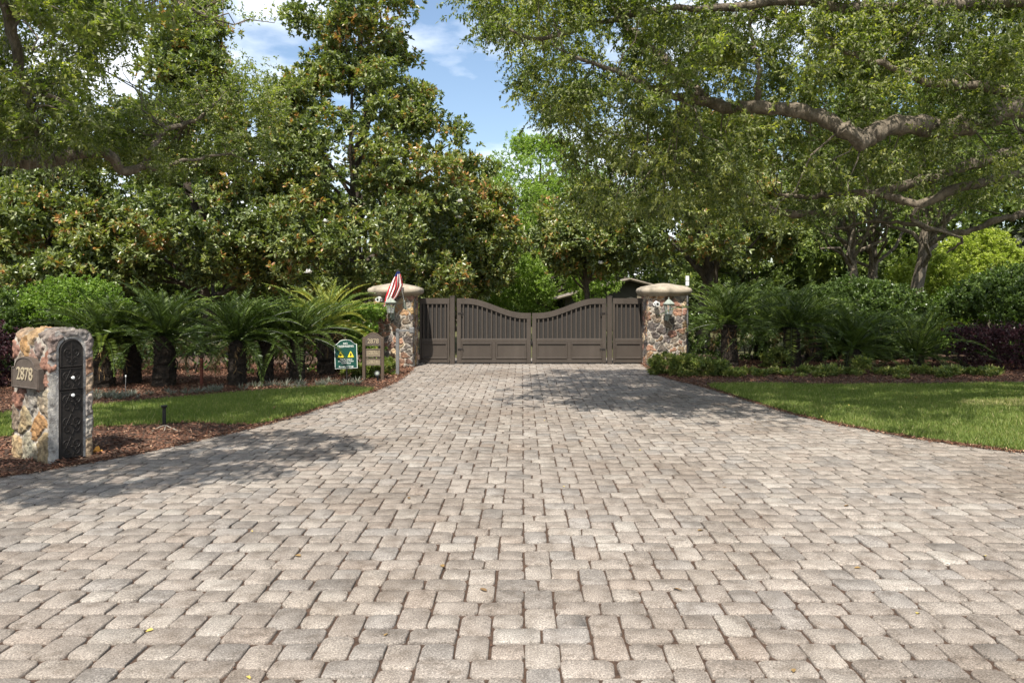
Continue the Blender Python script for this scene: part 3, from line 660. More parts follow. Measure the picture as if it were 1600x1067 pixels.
for j in range(nv - 1):
    for i in range(nu - 1):
        F.append((j * nu + i, j * nu + i + 1, (j + 1) * nu + i + 1, (j + 1) * nu + i))
        st = int(i / (nu - 1) * 9 + .25 * math.sin(j * .12)); canton = j / nv < .10 + .05 * (i / nu < .5)
        mi.append(2 if canton else (0 if st % 2 == 0 else 1))
s = MB(); s.add(V, F); s.M = mi; s.build('cloth', [M['flag_red'], M['flag_white'], M['flag_blue']], t, smooth=True, fix=False)
# antenna rod behind the right pillar
t = empty('antenna_pole', (at(1074, 500, 18.3)[0], 18.3, 0), 0, 'thin pole with a white tip standing behind the right pillar', 'antenna')
s = MB(); s.tube([(0, 0, 0), (0, 0, 1.86)], .022, 10); s.build('mast', M['post_grey'], t); s = MB(); s.tube([(0, 0, 1.86), (0, 0, 2.10)], .045, 12); s.build('tip', M['white_plastic'], t)

# ------------------------------------------------------------------ keypad post, signs, ground lights
t = empty('keypad_post', (-2.53, 15.2, 0), 0, 'grey square steel post with an arm reaching toward the left pillar', 'keypad post')
s = MB(); s.box((0, 0, .47), (.065, .065, .94), bev=.006); s.build('post', M['post_grey'], t)
s = MB(); s.box((.14, 0, .90), (.24, .035, .035), bev=.004); s.build('arm', M['post_grey'], t)
s = MB(); s.box((.29, 0, .905), (.10, .09, .12), bev=.01); s.box((.29, -.048, .905), (.07, .012, .09), bev=.003); s.build('control_box', M['post_grey'], t)
t = empty('house_number_sign', (-2.953 * 14.1 / 14.85, 14.1, .089), 0, 'brown two post sign with the number 2878 on an arched board', 'number sign'); t.scale = (.945, .945, .942)
for x in (-.185, .185):
    s = MB(); s.box((x, 0, .33), (.06, .06, .90), bev=.006); s.build('leg', M['wood_brown'], t)
pts = [(-.155, .612), (.155, .612), (.155, .77)] + [(.155 - .31 * k / 12, .77 + .085 * math.sin(math.pi * k / 12)) for k in range(1, 12)] + [(-.155, .77)]
hd = MB(); hd.prism(pts, -.025, .02); hb = hd.build('head_board', M['sign_brown'], t)
tr = MB()
arc = [(-.165, 0, .775)] + [(.155 - .31 * k / 12, 0, .782 + .085 * math.sin(math.pi * k / 12)) for k in range(12, -1, -1)] + [(.165, 0, .775)]
tr.tube([(x, -.005, z) for x, y, z in arc], .014, 6); tr.build('trim', M['wood_brown'], t)
text_part('lettering', '2878', .135, M['letter_tan'], hb, (0, -.028, .70), sx=.85, extrude=.004, bold=.001)
for z0, z1, tx in ((.385, .55, '2876'), (.217, .358, '2874')):
    b = MB(); b.box((0, 0, (z0 + z1) / 2), (.30, .03, z1 - z0), bev=.004); bo = b.build('number_board', M['sign_tan'], t)
    b = MB(); zc = (z0 + z1) / 2; h_ = z1 - z0
    b.box((0, -.018, z1 - .009), (.30, .01, .014)); b.box((0, -.018, z0 + .009), (.30, .01, .014)); b.box((-.143, -.0175, zc), (.014, .01, h_ - .034)); b.box((.143, -.0175, zc), (.014, .01, h_ - .034)); b.build('border', M['sign_brown'], bo)
    text_part('lettering', tx, .105, M['letter_tan'], bo, (0, -.018, zc), sx=.85, extrude=.003)
t = empty('no_trespassing_sign', ((541.7 - VPX) * 14.0 / FP, 14.0, .089), R(3), 'dark green no trespassing sign with two yellow triangles on a stake', 'warning sign'); t.rotation_euler = (0, R(-2), R(3)); t.scale = (.95, .95, .95)
def plaque_poly(w, z0, z1, z2, ins=0.0):
    w = w / 2 - ins; q = [(-w, z0 + ins), (w, z0 + ins), (w, z1 - ins * .6), (w * .86, z1 - ins * .6), (w * .80, z1 + .012 - ins * .6), (w * .62, z1 + .045 - ins * .6)]
    q += [(w * .60 * math.cos(a), z1 + .045 - ins + (z2 - z1 - .045) * math.sin(a)) for a in np.linspace(.05, math.pi - .05, 11)]
    q += [(-w * .62, z1 + .045 - ins * .6), (-w * .80, z1 + .012 - ins * .6), (-w * .86, z1 - ins * .6), (-w, z1 - ins * .6)]
    return q
s = MB(); s.prism(plaque_poly(.44, .165, .64, .735), -.006, .006); s.build('border', M['sign_white'], t)
s = MB(); s.prism(plaque_poly(.44, .165, .64, .735, .011), -.009, -.0065); fc = s.build('face', M['sign_green'], t)
for x in (-.10, .095):
    s = MB(); s.prism([(x - .062, .385), (x + .062, .385), (x + .008, .50), (x - .008, .50)], -.0125, -.0095); tr_ = s.build('warning_triangle', M['sign_yellow'], fc)
    s = MB()
    if x < 0: s.prism([(x - .035, .425), (x + .03, .425), (x + .035, .44), (x + .01, .445), (x - .015, .452), (x - .038, .437)], -.0145, -.0128)   # a small animal-like mark
    else: s.prism([(x - .01, .405), (x + .012, .405), (x + .012, .43), (x + .028, .435), (x + .014, .45), (x + .008, .472), (x - .008, .472), (x - .008, .445), (x - .024, .435), (x - .01, .43)], -.0145, -.0128)
    s.build('symbol', M['black'], tr_)
for body, sz, z, sx in (('NO', .055, .655, 1), ('TRESPASSING', .058, .60, .92), ('This Property is', .038, .345, 1), ('Protected by Video', .038, .308, 1), ('Surveillance', .038, .271, 1), ('Beware of Dogs', .044, .205, 1)):
    text_part('lettering', body, sz, M['sign_white'], fc, (0, -.0105, z), sx=sx, extrude=.001, bold=.0006)
s = MB(); s.box((0, .012, .23), (.03, .012, .74), bev=.002); s.build('stake', M['metal_dark'], t)
def spot(loc, label):
    t = empty('spotlight', loc, 0, label, 'garden light', 'garden lights')
    s = MB(); s.tube([(0, 0, 0), (0, 0, .10)], .018, 8); s.box((0, 0, .105), (.05, .05, .03), bev=.004); s.build('stake', M['black'], t)
    s = MB(); s.tube([(0, .05, .14), (0, .0, .155), (0, -.05, .17)], [.035, .045, .052], 12); s.build('housing', M['black'], t, smooth=True)
    s = MB(); s.tube([(0, -.05, .170), (0, -.052, .1705)], [.03, .03], 12); s.build('lens', M['lantern'], t)
spot((*G(590, 597), 0), 'small black spotlight on the mulch in front of the number sign')
t = empty('path_light', (*G(256.5, 665), 0), 0, 'black stake light with a flat cap at the left lawn edge', 'garden light', 'garden lights')
s = MB(); s.tube([(0, 0, 0), (0, 0, .22)], .021, 12); s.build('stem', M['black'], t); s = MB(); s.lathe([(.022, .215), (.032, .225), (.038, .245), (.036, .25)], (0, 0, 0), 16); s.build('cap', M['black'], t)
t = empty('twig', (*G(258, 674), .012), 0, 'pale bare forked twig on the mulch by the stake light', 'twig')
s = MB(); s.tube([(-.13, -.05, .0), (-.06, .0, .045), (0, .01, .06), (.09, -.02, .03), (.2, -.06, .0)], [.004, .006, .006, .005, .003], 6); s.tube([(0, .01, .058), (.02, -.05, .02), (.03, -.12, 0)], [.005, .004, .002], 6); s.build('stem', M['twig'], t)
t = empty('rusty_post', (*G(315, 603), 0), 0, 'thin rusty red post with a small round top in the left bed', 'post')
s = MB(); s.tube([(0, 0, 0), (0, 0, .5)], .028, 10); s.build('pipe', noisy('rusty_pipe', (.10, .03, .02), (.2, .07, .045), scale=30, rough=.9), t); s = MB(); s.lathe([(.03, .5), (.042, .51), (.042, .54), (.02, .56)], (0, 0, 0), 12); s.build('top', M['wood_brown'], t)
t = empty('marker_stake', (*G(196, 614), 0), 0, 'thin pale marker stake standing in the left mulch bed', 'stake')
s = MB(); s.tube([(0, 0, 0), (.005, 0, .27)], .006, 6); s.build('rod', M['post_grey'], t); s = MB(); s.box((.005, 0, .28), (.02, .012, .03), bev=.003); s.build('tip', M['white_plastic'], t)

# ------------------------------------------------------------------ stone mailbox
MW, MD, MH, MS, MA = .405, .66, 1.255, 1.10, 58.0
ca, sa = math.cos(R(MA)), math.sin(R(MA))
mbx = empty('stone_mailbox', (-4.46 + ca * MW / 2, 7.05 + sa * MW / 2, 0), R(MA), 'stone mailbox column with a number plaque and a dark ornate metal door', 'mailbox')
hw = MW / 2
prf = [(-hw, z) for z in np.linspace(0, MS, 128)[:-1]] + [(-hw * math.copysign(abs(math.cos(a)) ** .62, math.cos(a)), MS + (MH - MS) * abs(math.sin(a)) ** .62) for a in np.linspace(0, math.pi, 60)] + [(hw, z) for z in np.linspace(MS, 0, 128)[1:]]
prf = np.array(prf); seg = np.r_[0, np.cumsum(np.hypot(*np.diff(prf, axis=0).T))]
tn = np.gradient(prf, axis=0); nr = unit(np.c_[-tn[:, 1], tn[:, 0]])
ys = np.linspace(0, MD, 88); n_u = len(prf)
uu, vv = np.meshgrid(seg, ys); uv = np.c_[uu.ravel(), vv.ravel()]
# stones placed on the plaque side (u = height along the near edge)
side = [(.12, .10), (.10, .36), (.12, .60), (.36, .20), (.38, .45), (.40, .64), (.58, .30), (.60, .06), (.62, .56), (.78, .10), (.80, .40), (.80, .62), (.93, .07), (.96, .30), (.96, .56), (1.06, .15), (1.08, .42), (1.07, .63), (1.22, .1), (1.23, .33), (1.25, .55), (1.4, .2), (1.42, .48)]
sd = np.array(side + [(u_, v_) for u_, v_ in (spread_seeds(1.3, .7, .2, wrap=False) + [1.55, 0])])
cl = STONE[rng.choice(len(STONE), len(sd))] * rng.uniform(.8, 1.1, (len(sd), 1))
cl *= 1.0
for i, c in {0: (.50, .38, .20), 1: (.46, .42, .30), 2: (.58, .42, .22), 3: (.58, .31, .11), 4: (.48, .37, .20), 6: (.40, .36, .31), 7: (.5, .42, .3), 9: (.40, .20, .14), 12: (.50, .24, .16), 15: (.34, .25, .22), 16: (.56, .32, .12), 13: (.46, .27, .2), 18: (.36, .29, .25), 19: (.54, .36, .18), 20: (.50, .36, .24)}.items(): cl[i] = np.array(c) * .66
cl *= .80; cl[5] *= .6; cl[8] *= .7; cl[11] *= .6; cl[14] *= .7
push, colr = stones(uv, sd, cl, mort=.016, prot=.030, mcol=np.array([.34, .31, .27]), seed=3)
k = (uv[:, 1] < .02); push[k] *= .4
base = np.c_[np.tile(prf[:, 0], len(ys)), uv[:, 1], np.tile(prf[:, 1], len(ys))]; nn = np.c_[np.tile(nr[:, 0], len(ys)), np.zeros(len(uv)), np.tile(nr[:, 1], len(ys))]
VB = base + nn * push[:, None]; FB = grid_faces(n_u, len(ys))
# front ring between the outer arch and the door opening
dwh = .112; DT = 1.175; DS = 1.06
inn = [(-dwh, z) for z in np.linspace(.02, DS, 128)[:-1]] + [(-dwh * math.cos(a), DS + (DT - DS) * math.sin(a)) for a in np.linspace(0, math.pi, 60)] + [(dwh, z) for z in np.linspace(DS, .02, 128)[1:]]
inn = np.array(inn); rings = 15; VF = []; 
outer = VB[:n_u][:, [0, 2]]
for r_ in range(rings):
    f_ = r_ / (rings - 1); VF.append(outer * (1 - f_) + inn * f_)
VF = np.concatenate(VF); sdf = np.array([(.17, .1), (.18, .3), (.17, .52), (.175, .72), (.18, .9), (.15, 1.08), (0, 1.22), (-.15, 1.12), (-.17, .92), (-.18, .83), (-.16, 1.0)])
clf = np.array([(.5, .36, .22), (.46, .42, .36), (.36, .32, .3), (.52, .38, .26), (.46, .25, .15), (.33, .28, .27), (.32, .28, .26), (.36, .27, .24), (.5, .26, .18), (.46, .24, .17), (.3, .25, .23)]) * .68
pf, cf = stones(VF, sdf, clf, mort=.012, prot=.02, mcol=np.array([.38, .36, .345]), seed=6)
fr_ = np.tile(np.repeat(0., n_u), rings); fr_ = np.repeat(np.arange(rings) / (rings - 1), n_u)
plain = (VF[:, 0] < -.06) & (VF[:, 1] < .86); cf[plain] = np.array([.37, .355, .335]) * (1 + .12 * np.sin(VF[plain, 1:2] * 30) + .12 * np.sin(VF[plain, :1] * 90 + VF[plain, 1:2] * 47)); pf[plain] *= .15
near_door = fr_ > .72; cf[near_door] = (.36, .35, .34); pf = pf * (1 - near_door) * np.clip(fr_ * 5, .0, 1)
VF3 = np.c_[VF[:, 0], -pf, VF[:, 1]]
bk = np.c_[prf[:, 0], np.full(n_u, MD), prf[:, 1]]; bc = np.array([[0, MD, .6]])
o1 = len(VB); FFr = grid_faces(n_u, rings)[:, ::-1] + o1; o2 = o1 + len(VF3)
FBk = np.array([[len(VB) - n_u + i, len(VB) - n_u + i + 1, o2, o2] for i in range(n_u - 1)])
Vall = np.concatenate([VB, VF3, bc]); Call = np.concatenate([colr, cf, [[.36, .33, .28]]])
faces = [tuple(f) for f in FB] + [tuple(f) for f in FFr] + [(f[0], f[1], f[2]) for f in FBk]
lo_ = np.array([v for f in faces for v in f]); st_ = np.r_[0, np.cumsum([len(f) for f in faces])[:-1]]
me = mesh_np('stone_body', Vall, lo_, st_, M['stone'], dom='POINT', cols=Call, smooth=True)
import bmesh
bm = bmesh.new(); bm.from_mesh(me); bmesh.ops.remove_doubles(bm, verts=bm.verts, dist=.0004); bmesh.ops.recalc_face_normals(bm, faces=bm.faces); bm.to_mesh(me); bm.free()
link('stone_body', me, mbx)
def door_piece(z0, z1, arch, knob):
    s = MB(); w_ = dwh - .004; pts = [(-w_, z0), (w_, z0)]
    if arch: pts += [(w_ * math.cos(a), DS + (z1 - DS) * math.sin(a)) for a in np.linspace(0, math.pi, 16)]
    else: pts += [(w_, z1), (-w_, z1)]
    s.prism(pts, -.012, .02)
    rim = [(x * .93, -.014, z0 + .008 + (z - z0) * ((z1 - z0 - .016) / (z1 - z0))) for x, z in pts]; s.tube(rim + [rim[0]], .005, 5)
    zc = (z0 + z1) / 2; h_ = (z1 - z0)
    def scroll(cx, cz, r0, r1, a0, turns, sg):
        q = [(cx + sg * (r0 + (r1 - r0) * i / 24) * math.cos(a0 + turns * 2 * math.pi * i / 24), -.014, cz + (r0 + (r1 - r0) * i / 24) * math.sin(a0 + turns * 2 * math.pi * i / 24)) for i in range(25)]
        s.tube(q, [.0045 - .002 * i / 24 for i in range(25)], 5)
    if arch:
        for sg in (-1, 1): scroll(sg * .035, zc + .01, .04, .006, -1.2, 1.4, sg); scroll(sg * .03, zc - .07, .03, .005, 1.2, 1.2, sg)
        s.tube([(0, -.014, z0 + .02), (0, -.016, z1 - .03)], .005, 5)
    else:
        nn_ = 1 if h_ < .3 else 3
        for j in range(nn_):
            cz = z0 + h_ * (j + .5) / nn_
            for sg in (-1, 1):
                scroll(sg * .042, cz + .03, .045, .006, -1.4, 1.5, sg); scroll(sg * .04, cz - .045, .038, .005, 1.5, -1.4, sg)
                s.tube([(sg * .005, -.014, cz - h_ / nn_ * .45), (sg * .05, -.015, cz), (sg * .005, -.014, cz + h_ / nn_ * .45)], .004, 5)
            s.lathe([(.004, -.006), (.014, 0), (.004, .006)], (0, -.016, cz), 8)
    d = s.build('door_panel', M['metal_dark'], mbx)
    if knob:
        k_ = MB(); k_.tube([(0, -.012, knob), (0, -.035, knob), (0, -.042, knob), (0, -.052, knob)], [.007, .008, .017, .009], 12); k_.build('knob', M['white_plastic'], d, smooth=True)
door_piece(.902, DT - .004, True, None); door_piece(.684, .896, False, .80); door_piece(.03, .678, False, .632)
# number plaque on the street side
pq = MB(); yc = .315; pw = .262
pts = [(-pw, .70), (pw, .70), (pw, .895), (pw * .80, .905)] + [(pw * .74 * math.cos(a), .905 + .10 * math.sin(a) ** .8) for a in np.linspace(.12, math.pi - .12, 17)] + [(-pw * .78, .905), (-pw, .90)]
pq.prism(pts, -.05, .0); pq.V = [(v[1] - hw - .012, yc - v[0], v[2]) for v in pq.V]; pl = pq.build('number_plaque', M['sign_brown'], mbx)
rim = MB(); rp = [(x * .95, z * 1.0 + (.012 if z < .8 else -.01)) for x, z in pts]; rim.tube([(-hw - .063, yc - x, z) for x, z in rp + [rp[0]]], .006, 6); rim.build('rim', M['sign_brown'], pl)
me = text_mesh('2878', .165, .004, bold=.001); me.materials.clear(); me.materials.append(M['letter_tan'])
o = link('lettering', me, pl, (-hw - .064, yc, .835)); o.rotation_euler = (R(90), 0, R(-90)); o.scale = (.95, 1.05, 1)

# ------------------------------------------------------------------ low outbuilding behind the gate
HY = 36.0
hs = empty('outbuilding', (5.14, HY, 0), 0, 'low dark outbuilding with a shingled gable roof behind the gate', 'building')
s = MB(); s.box((0, 4.2, .83), (5.7, 8, 1.66)); s.prism([(-2.85, 1.66), (2.85, 1.66), (0, 2.36)], .2, 8.2); s.build('wall', M['wall_dark'], hs)
rf = MB(); 
for sg in (-1, 1):
    V = [(sg * 3.45, -.25, 1.60), (0, -.25, 2.52), (0, 8.6, 2.52), (sg * 3.45, 8.6, 1.60)]; V += [(x, y, z - .10) for x, y, z in V]
    rf.add(V, [(0, 1, 2, 3), (7, 6, 5, 4), (0, 4, 5, 1), (1, 5, 6, 2), (2, 6, 7, 3), (3, 7, 4, 0)])
rfo = rf.build('roof', M['roof'], hs)
s = MB()
for sg in (-1, 1): s.tube([(sg * 3.45, -.28, 1.52), (0, -.28, 2.44)], .06, 4)
s.build('barge_board', M['trim'], rfo)
s = MB(); s.box((-1.9, .14, .95), (.9, .08, 1.1), bev=.01); s.build('window', M['trim'], hs)
s = MB(); s.box((0.9, .15, .95), (1.0, .07, 1.9), bev=.01); s.build('door', M['trim'], hs)
# ------------------------------------------------------------------ plants
def put(name, parts, mat, parent): return link(name, leaves_mesh(name, parts, mat), parent)
def offs(parts, o): return [(V - np.array(o, dtype=np.float32), I, nf, t) for V, I, nf, t in parts]
def crown_points(prof, n, front=.62, inner=.45):
    z = np.array([p[0] for p in prof]); r = np.array([p[1] for p in prof]); zz = rng.uniform(z[0], z[-1], n * 4); w = np.interp(zz, z, r); zz = zz[rng.random(len(zz)) < (w / r.max()) ** .9][:n]
    n = len(zz); a = rng.uniform(0, 2 * math.pi, n); fl = (np.sin(a) > 0) & (rng.random(n) < front); a[fl] *= -1
    rad = np.interp(zz, z, r) * (1 - inner * rng.random(n) ** 1.8) * rng.uniform(.82, 1.08, n)
    return np.c_[rad * np.cos(a), rad * np.sin(a), zz]
def tree(name, X, Y, prof, ncl, rcl, ntw, nlf, L, W, mat, bark, trunk_r, label, cat='tree', group=None, six=False, tvar=.25, limbs=26, lean=(0, 0), flat=.75, ttop=.9, blossoms=0, hang=0., droop=.15, tip=0., forks=None):
    t = empty(name, (X, Y, 0), 0, label, cat, group)
    Cc = crown_points(prof, ncl); H = prof[-1][0]
    sk = MB(); tp = limb_path((0, 0, -.1), (lean[0], lean[1], H * ttop), 9, wob=.12); tp[0, :2] = 0
    rs = [trunk_r * (1.25 if i == 0 else (1 - .82 * i / 8)) for i in range(9)]; sk.tube(tp, rs, 10, rough=.12)
    for j in rng.choice(len(Cc), min(limbs, len(Cc)), replace=False):
        c = Cc[j]; zb = max(prof[0][0] * .7, c[2] * rng.uniform(.45, .8)); k = np.interp(zb, tp[:, 2], np.arange(9)); i0 = min(int(k), 7); a = tp[i0] * (1 - (k - i0)) + tp[i0 + 1] * (k - i0)
        r0 = max(.02, np.interp(k, np.arange(9), rs) * .45); sk.tube(limb_path(a, c, 6, sag=.05, wob=.25), np.linspace(r0, .012, 6), 6, rough=.1)
    sk.build('trunk', M[bark], t, smooth=True, fix=False)
    parts = [clump_leaves(Cc, rcl * rng.uniform(.75, 1.3, len(Cc)), ntw, nlf, L, W, six=six, flat=flat, tvar=tvar, hang=hang, droop=droop, tip=tip)]
    put('crown', parts, M[mat], t)
    for _ in range(blossoms):
        c = Cc[rng.integers(len(Cc))]; 
        if c[1] > 0: c = c * [1, -1, 1]
        c = c + np.array([0, -rcl * .9, rcl * .3]); n = 9; a = np.arange(n) * 2.4
        d = np.c_[np.cos(a), np.sin(a) - .4, np.where(np.arange(n) < 3, 1.6, .35)]
        put('blossom', [(*leaf_arrays(np.repeat(c[None], n, 0), d, np.full(n, .11), np.full(n, .08), six=True, fold=.4, droop=-.1), np.zeros(n))], M['white_petal'], t)
    return t
MAG = dict(L=.135, W=.056, mat='magnolia', bark='darkbark', six=True, tvar=.36, tip=.04, cat='magnolia', group='magnolia trees behind the gate')
tree('magnolia_tree', -4.9, 22.5, [(1.6, 3.0), (2.6, 3.9), (4.2, 3.8), (6.0, 3.1), (7.4, 2.4), (8.4, 1.4), (9.8, 1.8), (11.5, 1.2), (13, .4)], 260, .6, 50, 10, trunk_r=.24, label='tallest magnolia, with white blossoms, rising behind the left pillar and flag', blossoms=9, **MAG)
tree('magnolia_tree', -9.1, 21.0, [(2.0, 2.0), (3.2, 2.9), (5.0, 2.3), (7.0, 1.45), (8.6, 1.0), (9.8, .6), (10.6, .2)], 180, .55, 46, 10, trunk_r=.19, label='tall magnolia with a dark bare trunk, left of the tallest one', blossoms=2, **MAG)
tree('magnolia_tree', -12.2, 19.5, [(.8, 1.6), (2.0, 2.3), (3.4, 2.0), (4.6, 1.1), (5.3, .3)], 125, .5, 46, 10, trunk_r=.12, label='lower bushy magnolia behind the round clipped shrub at far left', **MAG)
tree('magnolia_tree', -1.5, 24.0, [(1.8, 1.0), (3.4, 1.4), (4.6, 1.3), (5.6, .8), (6.0, .3)], 70, .5, 46, 10, trunk_r=.13, label='small magnolia with a rounded top behind the left gate leaf', blossoms=1, **MAG)
tree('magnolia_tree', 2.0, 23.5, [(2.4, 1.0), (3.1, 1.5), (3.9, 1.3), (4.8, .8), (5.3, .3)], 65, .5, 44, 10, trunk_r=.12, label='small magnolia with orange tinted leaves behind the right gate leaf', blossoms=1, **MAG)
tree('magnolia_tree', 5.45, 22.5, [(2.5, 2.0), (3.2, 2.9), (4.2, 2.6), (5.6, 2.1), (7.0, 1.2)], 130, .5, 40, 10, trunk_r=.23, label='dark spreading magnolia with a black trunk just behind the right pillar', blossoms=1, **MAG)
tree('leafy_tree', .7, 28.5, [(1.0, 2.4), (3.0, 3.2), (5.0, 2.9), (6.6, 1.9), (7.6, .6)], 170, .65, 60, 10, .11, .04, 'lightleaf', 'darkbark', .15, 'bright light green feathery tree behind the middle of the gate', cat='tree')
tree('live_oak', 9.7, 21.8, [(3.3, 2.0), (4.4, 2.9), (6.5, 2.6), (8.5, 1.2)], 58, .7, 36, 10, .10, .04, 'bgleaf', 'bark', .17, 'oak with the left one of three bare grey trunks beyond the right hedge', group='oaks beyond the right hedge', lean=(-.3, 0))
tree('live_oak', 10.5, 22.6, [(3.4, 1.8), (4.6, 2.6), (6.5, 2.4), (8.5, 1.2)], 50, .7, 36, 10, .10, .04, 'bgleaf', 'bark', .18, 'oak with the middle one of three bare grey trunks beyond the right hedge', group='oaks beyond the right hedge', lean=(.2, 0))
tree('live_oak', 11.2, 21.2, [(3.4, 2.0), (4.6, 3.0), (6.5, 2.8), (8.5, 1.2)], 58, .7, 36, 10, .10, .04, 'bgleaf', 'bark', .22, 'oak with the thickest, rightmost of three bare grey trunks beyond the right hedge', group='oaks beyond the right hedge', lean=(.25, 0))
# trees of the wood beyond, two crowns shared between them
bgs = [(-23.5, 30, 1.15, 'dark dense woodland tree at the far left edge'), (-19, 27, 1.0, 'dark woodland tree between the far left edge and the lower bushy magnolia'), (-15.5, 33, .9, 'tall dark woodland tree behind the lower bushy magnolia'),
       (-11.5, 36, .95, 'dark woodland tree seen between the two tall magnolias'), (-7.5, 37, .95, 'dark woodland tree behind the tallest magnolia'), (-3.4, 37, .84, 'dark woodland tree behind the left gate leaf and small magnolia'),
       (1.2, 43, .9, 'distant woodland tree behind the light green feathery tree'), (6.8, 49, 1.1, 'distant woodland tree behind the low outbuilding'), (11.0, 36, 1.1, 'dark woodland tree right of the outbuilding'),
       (15, 33, 1.15, 'dark woodland tree behind the three bare grey trunks'), (19, 31, 1.2, 'dark woodland tree behind the yellow green bushes'), (23.5, 30, 1.2, 'dark woodland tree at the far right edge')]
wprof = [(.6, 2.2), (2.0, 3.0), (4.5, 3.1), (7.0, 2.4), (8.8, 1.2), (9.6, .4)]
protos = []
for i, (x, y, s_, lb_) in enumerate(bgs):
    if i < 2:
        o = tree('woodland_tree', x, y, wprof, 170, .85, 46, 8, .20, .085, 'bgleaf', 'darkbark', .2, lb_, group='woodland trees beyond the garden', limbs=14); protos.append(o)
    else:
        o = copy_tree(protos[i % 2]); o.location = (x, y, 0); o['label'] = lb_; o.rotation_euler = (0, 0, i * .7 - 1)
    o.scale = (s_ * 1.0, s_, s_)
# dense thicket far behind that reads as one mass
n = 75000
x = rng.uniform(-48, 60, n); y = 50 + rng.random(n) * 4 + .01 * x ** 2 * .5; top = 4.6 + 1.2 * np.sin(x * .55) + .9 * np.sin(x * 1.3 + 1); z = rng.random(n) * top
V_, I_, nf_ = leaf_arrays(np.c_[x, y, z], rng.normal(0, 1, (n, 3)), rng.uniform(.3, .6, n), rng.uniform(.15, .3, n))
tag(link('thicket', leaves_mesh('thicket', [(V_, I_, nf_, np.clip(rng.normal(.35, .25, n), 0, 1))], M['bgleaf'])), 'far dark thicket closing the view beneath the trees', 'woods', kind='stuff')

def shrub(name, X, Y, rx, ry, z0, z1, mat, L, W, dens, label, group=None, cat='shrub', box=False, tvar=.22, rcl=.2, stems=True, shape=.55):
    """mound (or clipped box) of leaf clumps over a few stems"""
    t = empty(name, (X, Y, 0), 0, label, cat, group); h = z1 - z0
    if box:
        n = int((4 * rx * ry + 2 * (rx + ry) * 2 * h) * dens / 10); q = rng.uniform([-rx, -ry, z0], [rx, ry, z1], (n, 3))
        f = rng.random(n); q[:, 1] = np.where(f < .45, -ry + rng.random(n) * .1, q[:, 1]); q[:, 2] = np.where(f > .7, z1 - rng.random(n) * .1, q[:, 2])
    else:
        area = 2 * math.pi * max(rx, ry) * (h * .8 + max(rx, ry) * .5); n = max(6, int(area * dens / 10)); u = unit(rng.normal(0, 1, (n, 3))); u[:, 2] = np.abs(u[:, 2]) ** .8 * np.sign(u[:, 2] + .35)
        k = rng.random((n, 1)) ** .25; zc = z0 + h * .42; q = u * k * [rx, ry, h * .58]; q[:, 2] += zc; q[:, 2] = np.clip(q[:, 2], z0 + .02, None); b_ = 1 + .09 * np.sin(u[:, 0] * 5 + X) + .07 * np.sin(u[:, 2] * 7 + u[:, 1] * 5); q[:, :2] *= b_[:, None]
    if stems:
        for _ in range(int(5 + rx * 5) if box else 7):
            s = MB(); bx = rng.uniform(-rx, rx) * (.9 if box else .3); s.tube(limb_path((bx, rng.uniform(-ry, ry) * .3, -.02), (bx + rng.normal(0, .15), rng.uniform(-ry, ry) * .6, z0 + h * rng.uniform(.5, .85)), 5, wob=.3), np.linspace(.022, .008, 5), 5); s.build('stem', M['darkbark'], t, fix=False)
    put('foliage', [clump_leaves(q, rcl * rng.uniform(.8, 1.3, n), 10, 12, L, W, flat=.85, tvar=tvar, upb=.7, droop=.1)], M[mat], t)
    return t
shrub('round_shrub', -9.95, 16.5, 1.25, 1.1, .35, 2.05, 'hedgebright', .055, .03, 260, 'round clipped bright green shrub behind the mailbox at left')
shrub('dark_shrub', -11.1, 15.6, .95, .8, .1, 1.75, 'hedge', .07, .035, 160, 'dark green shrub at the left edge beside the bright round one')
shrub('purple_shrub', -9.3, 12.9, .75, .5, .1, 1.15, 'purple', .05, .026, 190, 'dark purple leaved shrub at the left edge behind the mailbox')
shrub('purple_hedge', -4.9, 15.9, 1.1, .3, .25, .86, 'purple', .05, .025, 150, 'low purple leaved hedge between the left palms and the pillar', box=True)
shrub('hedge', -8.6, 16.1, 2.4, .35, .30, .92, 'hedge', .06, .03, 130, 'low clipped green hedge running behind the left palms', cat='hedge', box=True)
shrub('hedge', -7.8, 15.4, 3.6, .3, .15, .55, 'hedge', .06, .03, 70, 'sparse leggy lower hedge row in front, between the left palm trunks', cat='hedge', box=True)
shrub('ivy_shrub', -3.75, 16.25, .62, .5, .05, 1.32, 'hedgebright', .06, .04, 260, 'sunlit green leafy shrub between the yellow palm and the left pillar', box=True, cat='shrub')
shrub('hedge', 6.2, 18.9, 2.6, .45, .1, 1.05, 'hedge', .07, .035, 150, 'dark hedge behind the two palms nearest the right pillar', cat='hedge', box=True)
shrub('mounded_shrub', 8.7, 19.2, 1.75, 1.2, .1, 2.05, 'hedge', .075, .038, 190, 'broad dark green mound behind the middle of the right palms')
shrub('yellow_bush', 12.6, 23.2, 1.35, 1.2, .3, 3.0, 'yellow', .07, .04, 210, 'bright yellow green bush beside the thickest grey trunk')
shrub('round_shrub', 12.7, 20.6, 1.35, 1.1, .2, 2.15, 'hedgebright', .065, .035, 200, 'light green shrub in front of the bright yellow green bush')
shrub('mounded_shrub', 12.0, 17.8, 1.75, 1.2, .25, 2.35, 'hedge', .075, .04, 190, 'large dark green mound above the purple hedge at the right edge')
shrub('yellow_bush', 16.2, 26.5, 1.5, 1.3, 1.2, 4.0, 'yellow', .09, .05, 130, 'farther yellow green bush high up behind the others at right')
shrub('grey_green_shrub', 18.9, 27.5, 1.6, 1.4, .6, 4.2, 'silver', .10, .05, 120, 'tall pale grey green shrub at the far right edge')
